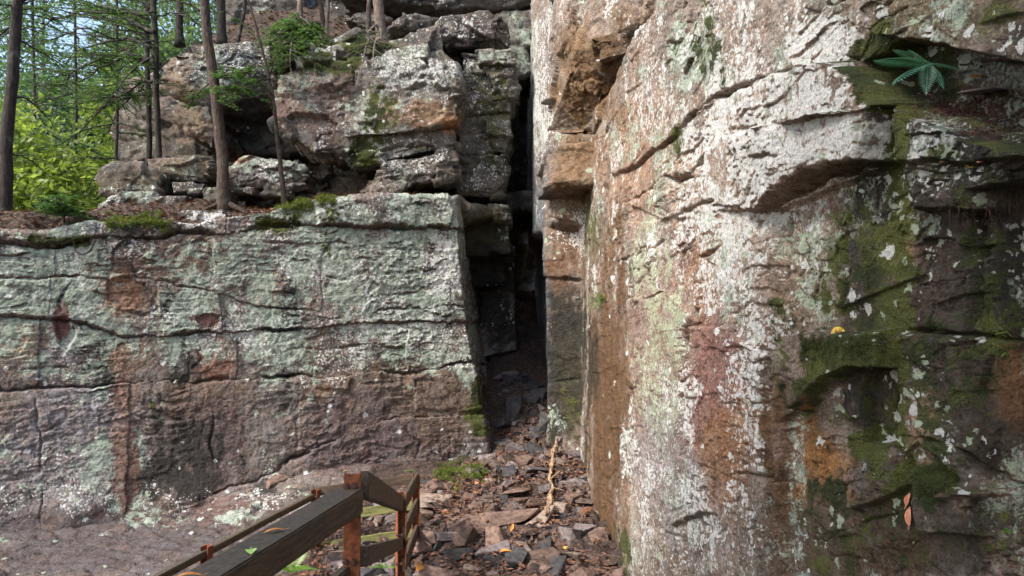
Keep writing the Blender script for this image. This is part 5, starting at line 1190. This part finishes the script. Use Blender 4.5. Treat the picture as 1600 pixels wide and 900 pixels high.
FOREST = [(100, 15.6, 5.6, 1.3, LEAF_A, 'bright yellow green sapling tree just beyond the ledge end'), (36, 16.2, 6.6, 1.5, LEAF_A, 'bright leafy tree right beside the far left trunk'), (205, 19.5, 8.5, 1.3, LEAF_A, 'bright leafy tree left of the slim limbed trunk'), (70, 17, 4.6, 1.5, LEAF_A, 'small yellow green tree low at the left behind the ledge'), (150, 18.5, 5.0, 1.4, LEAF_A, 'small bright green tree beside the long tan slab'), (20, 19, 5.8, 1.6, LEAF_B, 'mid green bush tree behind the left edge trunk'),
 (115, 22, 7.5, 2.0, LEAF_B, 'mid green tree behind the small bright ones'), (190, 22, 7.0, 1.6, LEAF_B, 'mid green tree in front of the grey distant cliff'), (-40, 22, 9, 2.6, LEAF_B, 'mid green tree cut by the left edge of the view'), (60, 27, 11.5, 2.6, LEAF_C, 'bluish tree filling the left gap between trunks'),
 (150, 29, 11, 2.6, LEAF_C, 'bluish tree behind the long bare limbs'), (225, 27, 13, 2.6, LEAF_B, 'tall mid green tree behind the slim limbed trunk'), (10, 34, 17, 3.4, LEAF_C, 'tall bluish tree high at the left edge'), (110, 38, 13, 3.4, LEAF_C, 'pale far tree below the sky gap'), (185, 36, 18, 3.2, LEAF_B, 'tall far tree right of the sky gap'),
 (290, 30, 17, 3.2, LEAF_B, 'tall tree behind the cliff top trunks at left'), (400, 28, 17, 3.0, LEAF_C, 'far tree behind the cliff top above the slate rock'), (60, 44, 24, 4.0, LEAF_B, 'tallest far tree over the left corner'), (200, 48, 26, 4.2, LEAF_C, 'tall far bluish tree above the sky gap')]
for k, (px, d, zt_, cr, lm, lab) in enumerate(FOREST):
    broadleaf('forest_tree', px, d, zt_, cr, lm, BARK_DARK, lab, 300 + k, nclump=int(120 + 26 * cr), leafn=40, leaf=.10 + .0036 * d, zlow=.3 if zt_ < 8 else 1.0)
# two unseen trees added left of the view so that their crowns shade the right cliff
broadleaf('forest_tree', 800 + F * 4.3 / .6, -.6, 10.4, 2.2, LEAF_B, BARK_DARK, 'unseen broadleaf tree added left of the view to shade the near right cliff', 401, nclump=230, leafn=50, leaf=.14, zlow=5.6)
broadleaf('forest_tree', 800 - F * 5.4 / 2.2, 2.2, 8.4, 1.8, LEAF_B, BARK_DARK, 'unseen broadleaf tree added left of the view to shade the path', 402, nclump=90, leafn=50, leaf=.13, zlow=4.6)
# hemlock seedling hanging over the lip
def seedling():
    r = np.random.default_rng(77); b = P(100, 348, 10.05); wood = Geo(); nd = []
    path = np.array([b + [0, 0, -.15], b + [0, 0, .1], b + [.02, -.05, .32]])
    for k in range(20):
        a = r.uniform(0, 6.28); spray(b + [0, 0, r.uniform(0, .28)], [math.cos(a), math.sin(a) - .6, r.uniform(-.1, .5)], r.uniform(.25, .5), r, wood, nd, .05, 1.6, .006)
    finish_tree('hemlock_seedling', path, np.array([.015, .012, .006]), BARK, wood, nd, NEEDLE, 'green hemlock seedling drooping over the cliff lip at the left', GT, 77)
seedling()

# ------------------------------------------------------------------ ferns, grass, leaves, roots, dead wood
def frond(base, d, length, r, droop=.5, width=.27, npin=17):
    d = np.asarray(d, float) / np.linalg.norm(d); V = []; Fq = []; n = 0
    side = np.cross(d, [0, 0, 1.0]); side /= np.linalg.norm(side) + 1e-9
    prev = None
    for k in range(npin + 1):
        s = k / npin; c = base + d * length * s + np.array([0, 0, -1.0]) * droop * length * s * s
        t = d + np.array([0, 0, -2 * droop * s]); t /= np.linalg.norm(t)
        if prev is not None:
            V += [prev - side * .002, prev + side * .002, c + side * .0015, c - side * .0015]; Fq.append([n, n + 1, n + 2, n + 3]); n += 4
        prev = c
        wl = length * width * math.sin(math.pi * (0.12 + .88 * s)) ** .8 * (1 - .35 * s)
        for sg in (-1, 1):
            tip = c + side * sg * wl + t * wl * .45 + np.array([0, 0, -.25 * wl]); h = length / npin * .52
            mid = c + (tip - c) * .5
            V += [c - t * h * .6, mid - t * h * .7 + [0, 0, .003], tip, mid + t * h * .7 + [0, 0, .003]]; Fq.append([n, n + 1, n + 2, n + 3]); n += 4
    return np.array(V), np.array(Fq)
def fern(px, py, dirs, label, mat=FERN, seed=0, d=None):
    p, nrm = hit(px, py)
    if d: p = P(px, py, d)
    root = empty('fern', p.tolist()); tag(root, label, 'fern'); r = np.random.default_rng(seed)
    for (dx, dy, dz, L, dr) in dirs:
        v, f = frond(np.zeros(3), (dx, dy, dz), L, r, dr); link('frond', mesh_np('frond', v, f, False), mat, root)
fern(1450, 100, [(-1, -.30, .16, .27, .20), (-.80, -.45, -.22, .24, .28), (-.30, -.45, -.55, .15, .3), (.75, -.5, -.12, .12, .3), (-.55, .05, .42, .17, .25), (.05, -.5, -.5, .13, .3), (-.25, .2, .5, .13, .3)], 'blue green fern on the mossy ledge at the upper right', seed=1, d=3.05)
fern(455, 893, [(-.6, -.3, .7, .30, .5), (.6, -.4, .7, .30, .5), (0, -.6, .8, .32, .5), (.9, .2, .5, .26, .5), (-.9, .2, .5, .26, .5), (.3, .5, .9, .30, .4)], 'light green fern under the near rail', FERN_LIGHT, 2, d=6.4)
fern(600, 888, [(-.7, -.3, .6, .18, .5), (.6, -.4, .6, .18, .5), (0, -.5, .8, .2, .5), (.9, .3, .5, .15, .5)], 'small light green fern between the fence posts', FERN_LIGHT, 3, d=7.4)
fern(490, 848, [(-.3, -.2, 1, .22, .3), (.3, -.3, 1, .2, .3), (0, .2, 1, .22, .3)], 'narrow light green fern beside the slim fence post', FERN_LIGHT, 6, d=7.8)
fern(1570, 830, [(-.5, -.5, .3, .05, .4), (.6, -.4, .3, .05, .4), (-.2, -.5, .6, .05, .4), (.2, -.6, .1, .04, .4)], 'tiny bright green sprout on the dark rock at the lower right', FERN_LIGHT, 4)
fern(640, 735, [(-.8, -.4, .3, .1, .4), (.7, -.4, .3, .1, .4), (0, -.6, .4, .1, .5)], 'tiny fern on the wet cliff foot behind the fence', FERN_LIGHT, 5)
def tuft(px, py, n, L, label, seed, mat=GRASS, down=1.0):
    p, nrm = hit(px, py); r = np.random.default_rng(seed); V = []; Fq = []
    for k in range(n):
        b = r.normal(0, .035, 3) - nrm * .01; d = nrm * .7 + r.normal(0, .5, 3) + [0, 0, .4]; d /= np.linalg.norm(d); l = L * r.uniform(.5, 1.1)
        w = np.cross(d, r.normal(0, 1, 3)); w = w / np.linalg.norm(w) * .0035
        c1 = b + d * l * .5; c2 = b + d * l * .85 + np.array([0, 0, -.35 * l * down])
        i = len(V); V += [b - w, b + w, c1 + w * .8, c1 - w * .8, c2]; Fq += [[i, i + 1, i + 2, i + 3], [i + 3, i + 2, i + 4, i + 4]]
    m = bpy.data.meshes.new('grass_tuft'); m.from_pydata([tuple(v) for v in V], [], [tuple(f) if f[2] != f[3] else tuple(f[:3]) for f in Fq])
    o = link('grass_tuft', m, mat); o.location = p; tag(o, label, 'grass', kind='stuff')
tuft(942, 468, 70, .28, 'green grass tuft growing from the wet brown cliff corner', 1)
tuft(1325, 345, 40, .13, 'short grass in the crack under the white ledge', 2)
tuft(1228, 560, 26, .14, 'thin dry grass hanging beside the mossy ledge', 3)
tuft(1565, 545, 8, .12, 'few pale dry stems on the dark rock at the right edge', 4)
def fallen(px, py, L, mat, label, yaw, aspect=.5, lift=.006, up=None, pos=None):
    if pos is None: p, nrm = hit(px, py)
    else: p = np.array(pos, float); nrm = np.array([0, 0, 1.0])
    if up: nrm = np.array([0, -.35, .94])
    n = 7; V = []; Fq = []
    for k in range(n):
        s = k / (n - 1); w = L * aspect * .5 * math.sin(math.pi * min(.98, .04 + s * .94)) ** .75 * (1.15 - .4 * s); zc = .10 * L * math.sin(s * 3.1) - .05 * L * s
        V += [(L * (s - .5), -w, zc + .12 * w), (L * (s - .5), 0, zc - .10 * w), (L * (s - .5), w, zc + .22 * w)]
        if k: i = 3 * k; Fq += [(i - 3, i - 2, i + 1, i), (i - 2, i - 1, i + 2, i + 1)]
    V += [(-L * .5, -.002, 0), (-L * .5, .002, 0), (-L * .72, .002, .004), (-L * .72, -.002, .004)]; i = 3 * n; Fq.append((i, i + 1, i + 2, i + 3))
    m = bpy.data.meshes.new('fallen_leaf'); m.from_pydata(V, [], Fq); m.polygons.foreach_set('use_smooth', np.ones(len(m.polygons), bool))
    o = link('fallen_leaf', m, mat); o.location = p + nrm * lift
    q = Vector(nrm.tolist()).to_track_quat('Z', 'Y'); o.rotation_mode = 'QUATERNION'; o.rotation_quaternion = q @ Quaternion((0, 0, 1), yaw)
    tag(o, label, 'leaf')
zr = zt + .009
def on_rail(s, off=0.0):
    a = near_end; b = np.array([p1[0] - .01, p1[1] - .02, zt - .055]); q = a + (b - a) * s; return (q[0] + off, q[1], zr)
fallen(0, 0, .085, ORANGE_LEAF, 'narrow orange leaf across the middle of the near rail', .5, .35, pos=on_rail(.70))
fallen(0, 0, .055, LIME_LEAF, 'small lime green leaf on the front edge of the near rail', 1.9, .8, pos=on_rail(.60, .045))
fallen(0, 0, .09, ORANGE_LEAF, 'orange leaf on the near rail at the bottom edge', .3, .4, pos=on_rail(.50, -.03))
fallen(0, 0, .03, YELLOW_LEAF, 'tiny yellow leaf scrap on top of the corner post', .3, .8, pos=(p1[0] - .03, p1[1] - .02, p1[2] + .004))
fallen(1545, 256, .10, PINK_LEAF, 'long dull red leaf on the dark ledge at the right', .1, .4, up=1)
fallen(1515, 263, .07, YELLOW_LEAF, 'yellow leaf next to the dull red leaf on the ledge', 1.0, .6, up=1)
fallen(1479, 256, .07, PINK_LEAF, 'reddish leaf at the left of the ledge leaves', .3, .5, up=1)
fallen(1532, 124, .11, ORANGE_LEAF, 'curled orange leaf beside the flat stone near the fern', .5, .45, up=1)
fallen(1566, 149, .08, ORANGE_LEAF, 'orange leaf tucked under the flat stone by the roots', .1, .4, up=1)
fallen(1437, 78, .06, YELLOW_LEAF, 'yellow leaf caught among the fern fronds', 1.3, .6, up=1)
fallen(1310, 519, .09, YELLOW_LEAF, 'tan yellow leaf lying on the mossy ledge', .4, .6)
fallen(1422, 806, .09, PINK_LEAF, 'large dull pinkish leaf hanging in the cleft at the lower right', 1.5, .4)
fallen(1420, 780, .07, PINK_LEAF, 'dark red leaf just above the hanging pinkish leaf', 1.2, .4)
fallen(657, 886, .18, ORANGE_LEAF, 'orange leaf on the ground beside the far fence post', .2, .5)
fallen(884, 857, .11, YELLOW_LEAF, 'pale yellow leaf on the dark stones near the wet corner', 1.2, .5)
fallen(800, 824, .09, ORANGE_LEAF, 'small orange leaf in the middle of the rubble', 1.2, .5)
fallen(790, 862, .12, ORANGE_LEAF, 'rust orange leaf on the rubble near the bottom', .6, .5)
fallen(700, 800, .07, ORANGE_LEAF, 'small rust orange leaf on the flat brown slab', .2, .5)
fallen(745, 755, .10, PINK_LEAF, 'rust red leaf left of the pale squarish boulder', .9, .6)
# flat stone on the ledge near the fern
p, nn = hit(1560, 140)
stone(p[0] - .02, p[1], p[2], .30, .2, .09, (.1, -.1, .4), 0, 3, 'flat grey stone on the ledge right of the fern', None)
# hanging rootlets
def roots(cx, cy, n, L, label, seed, spread=45, d=None):
    r = np.random.default_rng(seed); g = Geo(); p0, nn = hit(cx, cy)
    for k in range(n):
        p, nn = hit(cx + r.normal(0, spread), cy + r.normal(0, spread * .35)); q = [p + nn * .01]
        v = nn * .03 + r.normal(0, .02, 3); l = L * r.uniform(.3, 1)
        for j in range(6):
            v = v * .7 + r.normal(0, .012, 3) + np.array([0, 0, -.018]); q.append(q[-1] + v * l / .2)
        g.tube(np.array(q), np.linspace(.0020, .0005, len(q)) * r.uniform(.5, 1.3), 4)
    o = link('roots', g.mesh('roots'), ROOT); rebase(o, p0); tag(o, label, 'roots', kind='stuff')
roots(1490, 165, 190, .11, 'reddish tangle of hanging rootlets below the fern', 1, 40)
roots(1535, 200, 70, .14, 'dark hanging rootlets beside the flat ledge stone', 2, 25)
roots(1540, 330, 60, .07, 'fine rootlets under the dull red leaf ledge', 5, 40)
def loop_root():
    p, nn = hit(135, 395); g = Geo(); a = np.linspace(-.4, 3.6, 16)
    q = [p + np.array([.13 * math.cos(t), -.06 - .03 * math.sin(t), .14 - .17 * math.sin(t) * (1 if math.sin(t) > 0 else .5)]) for t in a]
    g.tube(np.array(q), np.linspace(.013, .008, len(q)), 6); o = link('root_loop', g.mesh('root_loop'), BARK_DARK); rebase(o, p); tag(o, 'dark looping root hanging over the lip of the left cliff', 'root')
    for k, (x0, y0, x1, y1) in enumerate([(110, 365, 150, 352), (60, 375, 115, 368), (600, 8, 640, 20)][:2]):
        pass
loop_root()
def deadwood():
    r = np.random.default_rng(8); pts = [(869, 688), (867, 705), (868, 722), (862, 738), (864, 752), (857, 764), (860, 778), (862, 788), (853, 800), (850, 812)]
    q = np.array([hit(x, y)[0] for x, y in pts]); q[:, 2] = np.maximum(q[:, 2], zground(q[:, 0], q[:, 1])) + .05; q[1:-1] = (q[:-2] + q[1:-1] * 2 + q[2:]) / 4; g = Geo()
    s = np.linspace(0, 1, 46); k = np.linspace(0, 1, len(q)); path = np.stack([np.interp(s, k, q[:, c]) for c in range(3)], -1) + r.normal(0, .006, (46, 3)) + .07 * np.stack([perlin(np.stack([s * 6 + 3 * c_, 0 * s, 0 * s + .3], -1)) for c_ in range(3)], -1) * [1, .6, .4]
    rad = .012 + .016 * np.abs(perlin(np.stack([s * 9, 0 * s, 0 * s + .5], -1))) * 2 + r.normal(0, .004, 46); rad[0] = .006; rad[-1] = .006
    g.tube(path, rad, 9, .45, 3)
    for j in (8, 17, 22, 27, 31, 38):
        d = r.normal(0, 1, 3) * [.10, .04, .05]; g.tube(np.array([path[j], path[j] + d * .6, path[j] + d]), [.014, .010, .003], 5, .3, j)
    o = link('dead_branch', g.mesh('dead_branch', False), DEADWOOD); rebase(o, q[0]); tag(o, 'pale orange rotten branch lying down the rubble', 'branch')
deadwood()
# cushion moss on the ledge
def moss(px0, px1, py, n, label, seed, sc=1.0, spread=5, mat=None):
    r = np.random.default_rng(seed); C = []
    for k in range(n):
        p, nn = hit(r.uniform(px0, px1), py + r.normal(0, spread))
        C.append(p + r.normal(0, .02 * sc, (90, 3)) * [1.3, 1.0, .9] + [0, 0, .015 * sc])
    C = np.concatenate(C); V, Fq = leaf_quads(C, .022 * sc * r.uniform(.6, 1.3, len(C)), r, .1, .4)
    o = link('moss_cushion', mesh_np('moss_cushion', V, Fq, False), mat or MOSSM); rebase(o, C.mean(0)); tag(o, label, 'moss')
moss(432, 485, 322, 60, 'yellow green moss cushion on the lip below the sapling', 1)
moss(495, 525, 312, 30, 'bright moss cushion at the left end of the pale cap block', 2)
moss(165, 195, 348, 30, 'small moss cushion on the lip left of centre', 3)
moss(200, 250, 346, 45, 'green moss cushion on the lip beside the white speckled stone', 4)
moss(250, 270, 352, 14, 'tiny moss cushion touching the white speckled stone', 6)
moss(1250, 1380, 542, 260, 'deep green moss pad on the ledge under the tan leaf', 5, .35, spread=12, mat=MOSSD)
moss(1430, 1500, 750, 160, 'dark green moss pad on the ledge at the lower right', 7, .3, spread=12, mat=MOSSD)
moss(680, 760, 738, 90, 'bright green moss along the foot of the left cliff corner', 8, .9, spread=9)
